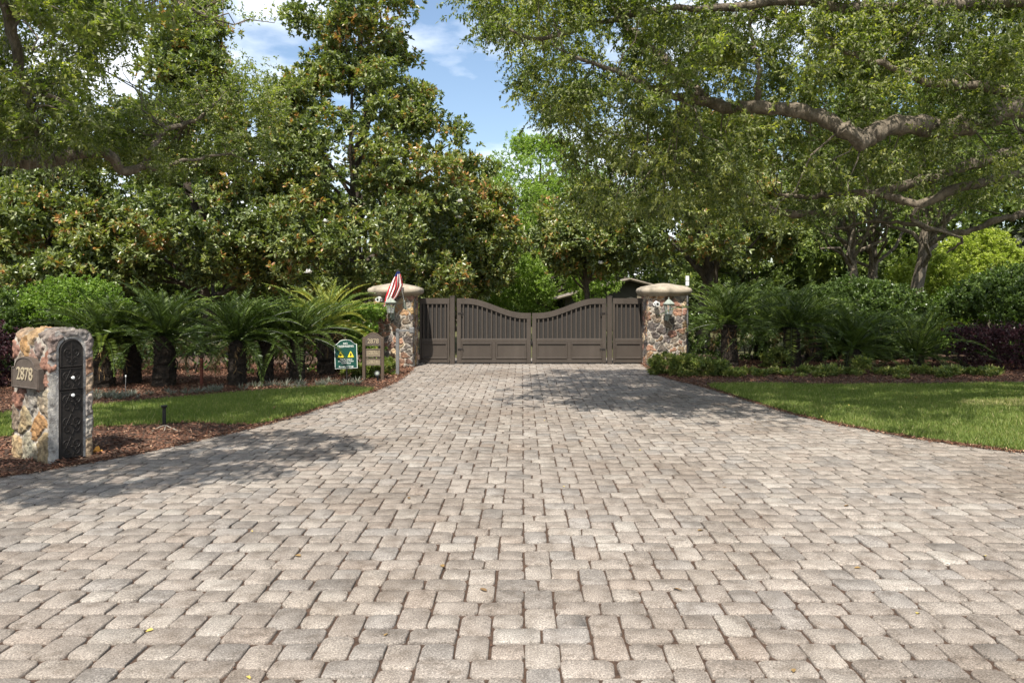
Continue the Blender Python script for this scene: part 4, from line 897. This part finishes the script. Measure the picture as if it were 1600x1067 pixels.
shrub('purple_hedge', 11.5, 16.4, 2.3, .5, .06, .88, 'purple', .05, .027, 220, 'low clipped purple leaved hedge at the right edge of the bed', box=True, cat='hedge')

# sago palms
def sago(X, Y, th, tr, fl, label, mat='palm', nfr=54, ymix=0):
    tr *= .86; nfr = int(nfr * rng.uniform(.8, 1.15)); t = empty('sago_palm', (X, Y, 0), rng.uniform(0, 6), label, 'sago palm', 'sago palms in the beds')
    s = MB(); zs = np.linspace(-.03, th, 14); s.tube([(rng.normal(0, .008), rng.normal(0, .008), z) for z in zs], [tr * (1.15 - .2 * k / 13 + .07 * (k % 2)) for k in range(14)], 14, rough=.1)
    nb = int(90 * th / .8)
    for k in range(nb):      # old leaf bases
        a = k * 2.39996; z = .04 + (th - .05) * k / nb; d = Vector((math.cos(a), math.sin(a), .75)).normalized(); p = Vector((math.cos(a) * tr * .92, math.sin(a) * tr * .92, z))
        s.tube([p, p + d * .045], [.022, .010], 4)
    s.build('trunk', M['palmbark'], t, fix=False)
    dd = []
    for k in range(7):
        a = rng.uniform(0, 6.28); pb = np.array([math.cos(a) * tr, math.sin(a) * tr, th - .05]); q = pb + np.array([math.cos(a) * .16, math.sin(a) * .16, -.12]); e_ = pb + np.array([math.cos(a) * .22, math.sin(a) * .22, -min(.45, th * .6)])
        pts = smooth_path([pb, q, e_], 6); u_ = np.repeat(pts[2:], 2, 0); dirs = rng.normal(0, .5, u_.shape) + [math.cos(a) * .3, math.sin(a) * .3, -1]
        dd.append((*leaf_arrays(u_, dirs, np.full(len(u_), .13), np.full(len(u_), .012)), rng.random(len(u_)) * .6))
    put('dead_fronds', dd, M['deadleaf'], t)
    P_, D_, L_a, T_, Wd = [], [], [], [], []; rach = MB()
    for k in range(nfr):
        f = k / nfr; a = k * 2.39996 + rng.normal(0, .1); el = R(86 - 92 * f ** 1.2 + rng.normal(0, 5)); ln = fl * 1.1 * rng.uniform(.82, 1.1) * (.75 + .4 * min(f * 2.5, 1)); m = 15; nfr_ = nfr; p = np.array([.05 * math.cos(a), .05 * math.sin(a), th + .03]); pts = [p.copy()]; e = el; hd = np.array([math.cos(a), math.sin(a), 0])
        bend = R(rng.uniform(42, 80)) / m
        for j in range(m):
            e -= bend * (.5 + 1.0 * j / m); d = hd * math.cos(e) + np.array([0, 0, math.sin(e)]); p = p + d * ln / m; pts.append(p.copy())
        pts = np.array(pts); rach.tube(pts, np.linspace(.009, .003, len(pts)), 4, cap=False)
        nl = 52; u = np.linspace(.10, 1, nl); seg_ = u * m; i0 = np.minimum(seg_.astype(int), m - 1); fr = (seg_ - i0)[:, None]; q = pts[i0] * (1 - fr) + pts[i0 + 1] * fr; tg = unit(pts[i0 + 1] - pts[i0]); sd_ = unit(np.cross(tg, [0, 0, 1.0])); upv = np.cross(sd_, tg)
        ll = fl * .145 * np.clip(np.sin(np.clip(u * 1.08, 0, 1) ** .75 * math.pi) ** .5, .25, 1)
        ft = .42 + rng.normal(0, .2) + (.35 if ymix and rng.random() < ymix else 0)
        for sg in (-1, 1):
            P_.append(q); D_.append(unit(sd_ * sg + tg * .95 + upv * .5 + rng.normal(0, .05, q.shape))); L_a.append(ll); T_.append(np.clip(ft + rng.normal(0, .07, nl), 0, 1))
    P_ = np.concatenate(P_); D_ = np.concatenate(D_); L_a = np.concatenate(L_a); T_ = np.concatenate(T_)
    V_, I_, nf_ = leaf_arrays(P_, D_, L_a, np.full(len(P_), .0145), fold=.2, droop=.25)
    cr_ = put('crown', [(V_, I_, nf_, T_)], M[mat], t); rach.build('frond_stalk', M[mat], cr_, fix=False)
    return t
def gp(px, py): return G(px, py)
sagos = [(162, 606, .78, .19, 1.02, 'sago palm just right of the stone mailbox, leftmost of the row'), (207, 600, .8, .15, .95, 'slim sago palm standing second from the mailbox'),
         (257, 604, .86, .19, 1.15, 'broad sago palm behind the stake light, third from the mailbox'), (371, 603, .80, .16, 1.05, 'sago palm immediately right of the rusty red post'),
         (416, 597, .78, .14, .85, 'smaller sago palm, second one right of the rusty red post'), (464, 596, .80, .15, 1.0, 'sago palm with pale green fronds, just left of the yellow one')]
for px, py, th, tr, fl, lb_ in sagos: x, y = G(px, py); sago(x, y, th, tr, fl, lb_)
x, y = G(509, 586); sago(x, y, .97, .17, 1.15, 'sago palm with yellow fronds behind the green warning sign', mat='palmyellow', nfr=44)
for px, py, th, tr, fl, lb_ in [(1139, 573, .95, .19, 1.35, 'sago palm nearest the right pillar, with arching fronds'), (1188, 562, 1.0, .16, 1.15, 'sago palm set back between the first and second front palms at right'),
                                (1237, 574, .88, .2, 1.35, 'sago palm with a thick trunk, second from the right pillar in front'), (1272, 566, .8, .19, 1.1, 'dark sago palm half hidden behind the second and third front palms at right'),
                                (1332, 577, .42, .17, 1.3, 'low sago palm with wide fronds at the middle of the right bed'), (1432, 576, .28, .16, 1.25, 'lowest sago palm, beside the purple hedge at right')]:
    x, y = G(px, py); sago(x, y, th, tr, fl, lb_)

# bedding plants
for px, py, rx, h, lb_ in [(1040, 585, .34, .42, 'variegated bush against the foot of the right pillar'), (1066, 588, .36, .46, 'variegated bush second from the right pillar'), (1096, 588, .36, .40, 'variegated bush third from the right pillar'), (1122, 586, .28, .30, 'smaller variegated bush before the first palm at right'),
                       (1212, 575, .3, .42, 'variegated bush between the first two front palms at right'), (1347, 586, .16, .38, 'single pale leafed plant before the low palm at right')]:
    x, y = G(px, py); shrub('variegated_bush', x, y, rx, rx, .02, h, 'varieg', .075, .028, 330, lb_, 'variegated bushes in the right bed', cat='bush', rcl=.09, tvar=.3, stems=False)
row = []
for i in range(27):
    px = 1135 + i * 16.2 + rng.normal(0, 7); x, y = G(px, 587 + rng.normal(0, 2.4))
    if i < 3: o = shrub('bedding_plant', x, y, .20, .16, .01, .16, 'varieg', .065, .026, 420, 'low yellow green bedding plant in the row along the right mulch', 'low bedding plants along the right mulch', cat='bedding plant', rcl=.07, tvar=.3, stems=False); row.append(o)
    else: o = copy_tree(row[i % 3]); o.location = (x, y, 0); o.rotation_euler.z = rng.uniform(0, 6); k = rng.uniform(.5, 1.25); o.scale = (k, k, k * rng.uniform(.8, 1.2))
for px, py, rx, h, lb_ in [(556, 592, .26, .28, 'low yellow plant in front of the green warning sign'), (580, 591, .22, .30, 'low yellow plant behind the number sign legs'), (607, 586, .2, .32, 'low yellow plant between the number sign and the grey post')]:
    x, y = G(px, py); shrub('yellow_plant', x, y, rx, rx * .7, .02, h, 'varieg', .07, .028, 420, lb_, 'yellow plants at the foot of the signs', cat='bedding plant', rcl=.08, stems=False)
tf = []
def tuft_mesh():
    n = 34; a = rng.uniform(0, 2 * math.pi, n); e = rng.uniform(.35, 1.3, n); d = np.c_[np.cos(a) * np.cos(e), np.sin(a) * np.cos(e), np.sin(e)]
    return leaves_mesh('foliage', [(*leaf_arrays(np.c_[np.cos(a) * .02, np.sin(a) * .02, np.zeros(n)], d, rng.uniform(.09, .17, n), np.full(n, .014), droop=1.2), rng.random(n))], M['silver'])
tms = [tuft_mesh() for _ in range(4)]
for i in range(64):
    px = rng.uniform(148, 575); b = np.interp(px, [148, 240, 375, 525, 575], [623, 618, 609, 601, 598]); x, y = G(px, b + rng.normal(0, 2.0))
    o = link('grassy_tuft', tms[i % 4], None, (x, y, .005)); o.rotation_euler.z = rng.uniform(0, 6); o.scale = [rng.uniform(.5, 1.1)] * 3
    tag(o, 'small silvery tuft of narrow leaves in the line edging the left mulch bed', 'tuft', 'silvery tufts edging the left bed')
# fallen leaves
lm = []
for k in range(3): V_, I_, nf_ = leaf_arrays(np.zeros((1, 3)), np.array([[1, 0, .08]]), .06 - .012 * k, .024, up=np.array([[0, .15, 1.]]), six=True, fold=.3, droop=.15 + .1 * k); lm.append(leaves_mesh('fallen_leaf', [(V_ , I_, nf_, np.array([.2 + .38 * k]))], M['deadleaf']))
spots = [(761, 925), (693, 887), (850, 657), (912, 690), (1345, 888), (1432, 960), (1135, 762), (470, 870), (392, 830), (905, 575), (720, 572), (1000, 703), (1480, 655), (1240, 1052), (385, 1058), (1052, 920), (600, 995), (240, 985), (1320, 792), (1180, 660), (880, 760), (640, 780), (1090, 830), (1540, 870)]
for i, (px, py) in enumerate(spots):
    o = link('fallen_leaf', lm[i % 3], None, (*G(px, py), .006)); o.rotation_euler.z = rng.uniform(0, 6); k = rng.uniform(.6, 1.1); o.scale = (k, k, k)
    tag(o, 'small dry fallen leaf lying on the driveway pavers', 'leaf', 'fallen leaves on the driveway')
for i in range(34):
    q_ = fill(lawn_r if i % 3 else lawn_l, 1.0, -8 if not i % 3 else 3.3, -2.5 if not i % 3 else 9, 7.5, 13.3); p_ = q_[rng.integers(len(q_))]
    o = link('fallen_leaf', lm[i % 3], None, (p_[0], p_[1], .06)); o.rotation_euler = (rng.normal(0, .5), rng.normal(0, .5), rng.uniform(0, 6)); k = rng.uniform(.7, 1.2); o.scale = (k, k, k)
    tag(o, 'small dry fallen leaf caught in the lawn grass', 'leaf', 'fallen leaves on the lawns')
V_, I_, nf_ = leaf_arrays(np.zeros((4, 3)), np.array([[1, 0, .3], [-.6, .8, .2], [-.5, -.8, .3], [0.2, .3, 1]]), np.full(4, .07), np.full(4, .05), six=True, fold=.4)
tag(link('orange_leaf', leaves_mesh('orange_leaf', [(V_, I_, nf_, rng.random(4))], M['orange']), None, (*G(150, 710), .02)), 'curled bright orange leaf on the mulch right of the mailbox', 'leaf')

# ------------------------------------------------------------------ the two big live oaks over the driveway
def sample_px(poly, n, z0, z1):
    poly = np.array(poly, float); out = []
    while len(out) < n:
        q = rng.uniform(poly.min(0), poly.max(0), (n, 2)); q = q[inside(q, poly)]; out += [tuple(v) for v in q]
    q = np.array(out[:n]); z = rng.uniform(z0, z1, n)
    return np.c_[(q[:, 0] - VPX) * z / FP, z, HC - (q[:, 1] - VPY) * z / FP]
def shade(C): return C[:, :1] + SHX * C[:, 2:], C[:, 1:2] + SHY * C[:, 2:]
def dr_x(y): o = np.argsort(DR[:, 1]); return np.interp(y, DR[o, 1], DR[o, 0])
def ok_right(C):
    sx, sy = [v[:, 0] for v in shade(C)]; e = dr_x(sy)
    nz = np.sin(sx * 1.7 + 1.1 * np.sin(sy * 1.9)) + np.sin(sy * 2.3 + sx * .6)
    patch = (sx > np.interp(sy, [9.8, 11, 13.5, 16.5], [2.6, .5, -.5, .8])) & (sy > 9.9) & (sy < 16.3)
    lawn = (sx > e) & (sy < 13.4) & (nz > .05) & (sy > 8.4)
    bed = (sx > 3.4) & (sy >= 13.4) & ~((sy > 16) & (sx < 4.4))
    far = sy > 21
    return patch | lawn | bed | far
rt = empty('live_oak', (10.2, 9.5, 0), 0, 'spreading live oak whose thick grey limbs reach in from the right', 'oak tree', 'big live oaks over the driveway')
ro = np.array([10.2, 9.5, 0.])
limbs = [
 ([(1700, 190, 9.4), (1600, 156, 9.2), (1552, 140, 9.0), (1497, 134, 8.9), (1450, 128, 8.8), (1380, 100, 8.7), (1300, 70, 8.6)], .085, .025),
 ([(1700, 175, 9.2), (1600, 166, 9.0), (1552, 180, 9.0), (1514, 193, 9.0), (1479, 202, 8.9), (1445, 197, 8.8), (1402, 196, 8.8), (1371, 207, 8.7), (1348, 217, 8.7), (1320, 204, 8.8), (1290, 186, 8.9), (1229, 171, 9.0), (1165, 168, 9.2), (1112, 160, 9.3), (1065, 125, 9.4), (1026, 82, 9.5), (983, 47, 9.6), (949, 4, 9.7), (910, -40, 9.8)], .15, .045),
 ([(1700, 215, 10.4), (1600, 235, 10.3), (1531, 252, 10.2), (1466, 275, 10.2), (1402, 294, 10.2), (1341, 311, 10.3), (1294, 332, 10.4), (1242, 334, 10.6), (1186, 319, 10.8), (1140, 295, 11), (1091, 270, 11.2), (1035, 246, 11.4), (980, 215, 11.6)], .092, .025),
 ([(1700, 240, 9.9), (1600, 266, 9.8), (1552, 281, 9.7), (1488, 298, 9.7), (1440, 320, 9.8), (1402, 311, 10), (1341, 302, 10.3), (1285, 306, 10.6), (1220, 306, 11)], .085, .03),
 ([(1700, 310, 11.2), (1600, 333, 11.2), (1557, 345, 11.2), (1509, 362, 11.3), (1466, 361, 11.4), (1423, 351, 11.6), (1367, 345, 11.8), (1307, 358, 12)], .065, .02),
 ([(1112, 160, 9.3), (1070, 152, 9.0), (1035, 145, 8.8), (980, 120, 8.6), (900, 90, 8.4)], .055, .02),
 ([(1440, 320, 9.8), (1425, 345, 9.9), (1500, 372, 10.3), (1480, 395, 10.6)], .03, .012),
 ([(1184, 170, 9.1), (1185, 100, 9.2), (1175, 40, 9.3), (1180, -40, 9.4)], .035, .02),
 ([(1700, 30, 9.5), (1500, 10, 9.2), (1350, 15, 9.0), (1250, 0, 8.8), (1150, 10, 9.0), (1000, 20, 9.3), (850, 60, 9.6), (780, 40, 9.8)], .10, .015),
 ([(1700, 60, 9.5), (1600, -120, 9.6), (1400, -260, 9.6), (1200, -330, 9.4), (1000, -320, 9.4)], .13, .03)]
sk = MB(); sk.tube(limb_path(ro * 0 + [0, 0, -.15], [0, 0, 3.2], 6, wob=.08), [.62, .48, .42, .42, .45, .35], 16, rough=.06)
LP = []
for pts, r0, r1 in limbs:
    w = np.array([P(*p) for p in pts]) - ro
    if pts[0][0] == 1700: w = np.vstack([[0, 0, rng.uniform(2.4, 3.1)], w])
    w = smooth_path(w, 5); w[1:-1] += rng.normal(0, .012, (len(w) - 2, 3)); rs = np.linspace(r0, r1, len(w)) * (1 + .12 * np.sin(np.arange(len(w)) * 1.3)); sk.tube(w, rs, 12, rough=.07); LP.append(w)
sk_limb = np.concatenate(LP)
# broken stub
w = np.array([P(1362, 214, 8.7), P(1345, 224, 8.62), P(1333, 212, 8.58), P(1318, 202, 8.55)]) - ro; sk.tube(w, [.085, .095, .075, .045], 10, rough=.1)
sil = [(700, -60), (712, 25), (752, 75), (790, 100), (800, 140), (845, 180), (865, 225), (880, 240), (890, 300), (890, 330), (950, 345), (1080, 352), (1190, 348), (1300, 340), (1420, 325), (1620, 322), (1640, -60)]
C1 = sample_px(sil, 1500, 8.0, 13.5); C1 = C1[ok_right(C1)]
qx = VPX + FP * C1[:, 0] / C1[:, 1]; qy = VPY - FP * (C1[:, 2] - HC) / C1[:, 1]
thin = (qx > 1150) & (qy > 130) & (rng.random(len(C1)) < np.where(C1[:, 1] < 9.8, .6, .2)); C1 = C1[~thin]
C2 = rng.uniform([1.0, 4.5, 4.6], [12.5, 15, 8.2], (900, 3)); up_ = (VPY - FP * (C2[:, 2] - HC) / C2[:, 1]) < -60; C2 = C2[up_ & ok_right(C2)][:190]  # extra crown clumps above the view, kept by where their shade lands
print('right oak clumps', len(C1), len(C2))
C1 = C1[:640]
gp_ = np.array([G(*p) for p in [(770, 632), (772, 612), (900, 586), (960, 578), (1020, 578), (1085, 592), (1250, 640), (1260, 660), (1120, 664), (1000, 650), (870, 640)]])
g_ = rng.uniform(gp_.min(0), gp_.max(0), (900, 2)); g_ = g_[inside(g_, gp_)]; zz = rng.uniform(3.6, 8.0, len(g_)); C3 = np.c_[g_[:, 0] - SHX * zz, g_[:, 1] - SHY * zz, zz]
qq = np.c_[VPX + FP * C3[:, 0] / C3[:, 1], VPY - FP * (C3[:, 2] - HC) / C3[:, 1]]; C3 = C3[(qq[:, 1] < -50) | inside(qq, sil)][:95]  # clumps added to shade the driveway patch, traced back toward the sun
gb = rng.uniform([3.6, 13.2], [13.5, 18.5], (900, 2)); gb = gb[~((gb[:, 1] > 16) & (gb[:, 0] < 4.6))]; zz = rng.uniform(6.8, 9.5, len(gb)); C4 = np.c_[gb[:, 0] - SHX * zz, gb[:, 1] - SHY * zz, zz]
C4 = C4[VPY - FP * (C4[:, 2] - HC) / C4[:, 1] < -60][:330]; C2 = np.concatenate([C2, C4])  # unseen high clumps added to put the right bed in shade
for c in np.concatenate([C1[::2], C2[:60]]) - ro:
    d = np.linalg.norm(sk_limb - c, axis=1); k = d.argmin()
    if d[k] < 1.8: sk.tube(limb_path(sk_limb[k], c, 5, sag=-.04, wob=.35), np.linspace(min(.018, .006 + d[k] * .005), .003, 5), 4, cap=False)
sk.build('trunk', M['bark'], rt, smooth=True, fix=False)
pr = [clump_leaves(C1 - ro, rng.uniform(.36, .62, len(C1)), 21, 25, .052, .022, flat=.7, tvar=.4, hang=.6, upb=.3, spread=.30, shell=.6, droop=.2), clump_leaves(C2 - ro, rng.uniform(.4, .8, len(C2)), 28, 10, .085, .036, flat=.7, tvar=.25, spread=.16)]
pr.append(clump_leaves(C3 - ro, rng.uniform(.22, .5, len(C3)), 15, 12, .06, .026, flat=.6, tvar=.3, spread=.18))
put('crown', pr, M['oak'], rt)

lt = empty('live_oak', (-8.8, 5.2, 0), 0, 'mossy live oak whose dark lower limb reaches in from the left', 'oak tree', 'big live oaks over the driveway'); lo = np.array([-8.8, 5.2, 0.])
sk = MB(); sk.tube(limb_path([0, 0, -.15], [0, 0, 4.2], 6, wob=.08), [.55, .42, .38, .38, .34, .3], 16, rough=.06)
def dl_x(y): o = np.argsort(DL[:, 1]); return np.interp(y, DL[o, 1], DL[o, 0])
patchA = np.array([(-4.3, 7.0), (-3.3, 8.7), (-2.3, 8.9), (-1.75, 8.1), (-1.85, 7.3), (-2.25, 6.6), (-3.1, 6.0), (-3.9, 5.5), (-6.6, 4.7), (-6.6, 6.6)])
def ok_left(C, lawn_p=1.0):
    sx, sy = [v[:, 0] for v in shade(C)]; e = dl_x(sy)
    nz = np.sin(sx * 2.1 + sy) + np.sin(sy * 2.9 - sx)
    return inside(np.c_[sx, sy], patchA) | ((sx < e - .1) & (nz > -.4) & (sy < 15.8) & ~((sy > 6.2) & (sy < 8.4) & (sx > -5.2) & (nz > .3))) 
llimbs = [([(-160, 200, 8.0), (0, 248, 8.2), (86, 251, 8.4), (129, 238, 8.5), (172, 243, 8.6), (190, 266, 8.7), (222, 259, 8.9), (241, 226, 9.1), (259, 203, 9.3), (300, 190, 9.6), (340, 160, 9.9)], .095, .02),
          ([(-60, -120, 7.0), (10, 10, 7.2), (33, 110, 7.4), (50, 180, 7.6), (62, 215, 7.8)], .07, .02), ([(-300, -260, 6.5), (-60, -120, 7.0), (120, -60, 7.6), (230, -20, 8.4), (330, 30, 9.2)], .09, .02), ([(190, 266, 8.7), (240, 262, 9), (300, 250, 9.4), (360, 240, 9.8)], .035, .012)]
LP = []
for i, (pts, r0, r1) in enumerate(llimbs):
    w = np.array([P(*p) for p in pts]) - lo
    if i in (0, 2): w = np.vstack([[0, 0, 3.2], w])
    w = smooth_path(w, 5); w[1:-1] += rng.normal(0, .012, (len(w) - 2, 3)); sk.tube(w, np.linspace(r0, r1, len(w)), 10, rough=.08); LP.append(w)
w = smooth_path(np.array([[0, 0, 3.8], [2.0, -1.2, 5.0], [4.2, -1.6, 5.6], [5.8, -1.4, 5.7]]), 6); sk.tube(w, np.linspace(.2, .03, len(w)), 10, rough=.08); LP.append(w)
sk_limb = np.concatenate(LP)
D1 = sample_px([(-80, -60), (235, -60), (215, 50), (180, 95), (150, 120), (130, 180), (115, 225), (60, 235), (-80, 240)], 190, 6.8, 9.6); D1 = D1[ok_left(D1)]
D2 = sample_px([(60, 235), (140, 190), (200, 150), (270, 130), (390, 100), (440, 150), (440, 230), (400, 285), (300, 275), (190, 268)], 260, 8.4, 11); D2 = D2[ok_left(D2)]
D2b = sample_px([(230, -40), (300, -60), (440, 20), (430, 60), (380, 45), (320, 60), (250, 90)], 14, 8.6, 10.5)
gx_ = rng.uniform([-6.4, 4.8], [-1.5, 8.9], (1600, 2)); gx_ = gx_[inside(gx_, patchA)]; zz = rng.uniform(3.7, 5.2, len(gx_)); D3 = np.c_[gx_[:, 0] - SHX * zz, gx_[:, 1] - SHY * zz, zz][:240]  # overhead clumps out of view, placed to shade the left driveway patch
gy_ = rng.uniform([-12, 8.5], [-3.4, 15.5], (500, 2)); zz = rng.uniform(5.5, 9, 500); D4 = np.c_[gy_[:, 0] - SHX * zz, gy_[:, 1] - SHY * zz, zz]; vis = (VPY - FP * (D4[:, 2] - HC) / D4[:, 1] < -60) | (VPX + FP * D4[:, 0] / D4[:, 1] < -60); D4 = D4[vis & (ok_left(D4) | (gy_[:, 1] > 12.4))][:150]  # unseen clumps added for shade over the left lawn and bed
D5 = np.concatenate([D1, D2[::2]]); tt = rng.uniform(3.2, 6.5, (len(D5), 1)); D5 = D5 + tt * np.array([S.x, S.y, S.z]) + rng.normal(0, .25, D5.shape)
D5 = D5[(D5[:, 2] < 9.5) & (VPY - FP * (D5[:, 2] - HC) / np.maximum(D5[:, 1], .1) < -70)][:60]; D4 = np.concatenate([D4, D5])  # unseen clumps added sunward of the visible foliage to shade it
print('left oak clumps', len(D1), len(D2), len(D3), len(D4))
for c in np.concatenate([D1[::2], D2[::3], D2b, D3, D4[:40]]) - lo:
    d = np.linalg.norm(sk_limb - c, axis=1); k = d.argmin()
    if d[k] < 1.8: sk.tube(limb_path(sk_limb[k], c, 5, sag=-.04, wob=.35), np.linspace(min(.016, .006 + d[k] * .005), .003, 5), 4, cap=False)
sk.build('trunk', M['bark'], lt, smooth=True, fix=False)
pr = [clump_leaves(D1 - lo, rng.uniform(.32, .55, len(D1)), 17, 22, .052, .022, flat=.75, tvar=.3, hang=.5, spread=.28, droop=.2), clump_leaves(D2 - lo, rng.uniform(.3, .5, len(D2)), 14, 21, .045, .019, flat=.75, tvar=.28, hang=.5, spread=.26),
      clump_leaves(D2b - lo, rng.uniform(.25, .4, len(D2b)), 14, 9, .055, .022, flat=.6, spread=.15), clump_leaves(D3 - lo, rng.uniform(.18, .38, len(D3)), 15, 12, .06, .027, flat=.6, spread=.15), clump_leaves(D4 - lo, rng.uniform(.35, .6, len(D4)), 22, 9, .08, .035, flat=.7)]
put('crown', pr, M['oak'], lt)
# hanging moss
q = np.array([P(px, py, z) for px, py, z in [(12, 235, 8.0), (5, 215, 7.9), (60, 190, 7.7), (66, 215, 7.8), (50, 150, 7.5), (40, 110, 7.4), (100, 140, 8.0), (72, 240, 8.3), (95, 248, 8.4), (30, 248, 8.3), (118, 236, 8.5), (85, 120, 7.8), (20, 60, 7.3), (100, 60, 7.6)]]) - lo
A_, B_ = [], []
for c in q:
    for _ in range(26):
        p = c + rng.normal(0, .06, 3); ln = rng.uniform(.1, .34)
        while ln > 0: A_.append(p.copy()); d = np.array([rng.normal(0, .3), rng.normal(0, .3), -1]); B_.append(d); p = p + unit(d) * .045; ln -= .045
A_, B_ = np.array(A_), np.array(B_); put('hanging_moss', [(*leaf_arrays(A_, B_, np.full(len(A_), .06), np.full(len(A_), .006), up=unit(rng.normal(0, 1, A_.shape))), rng.random(len(A_)))], M['moss'], lt)
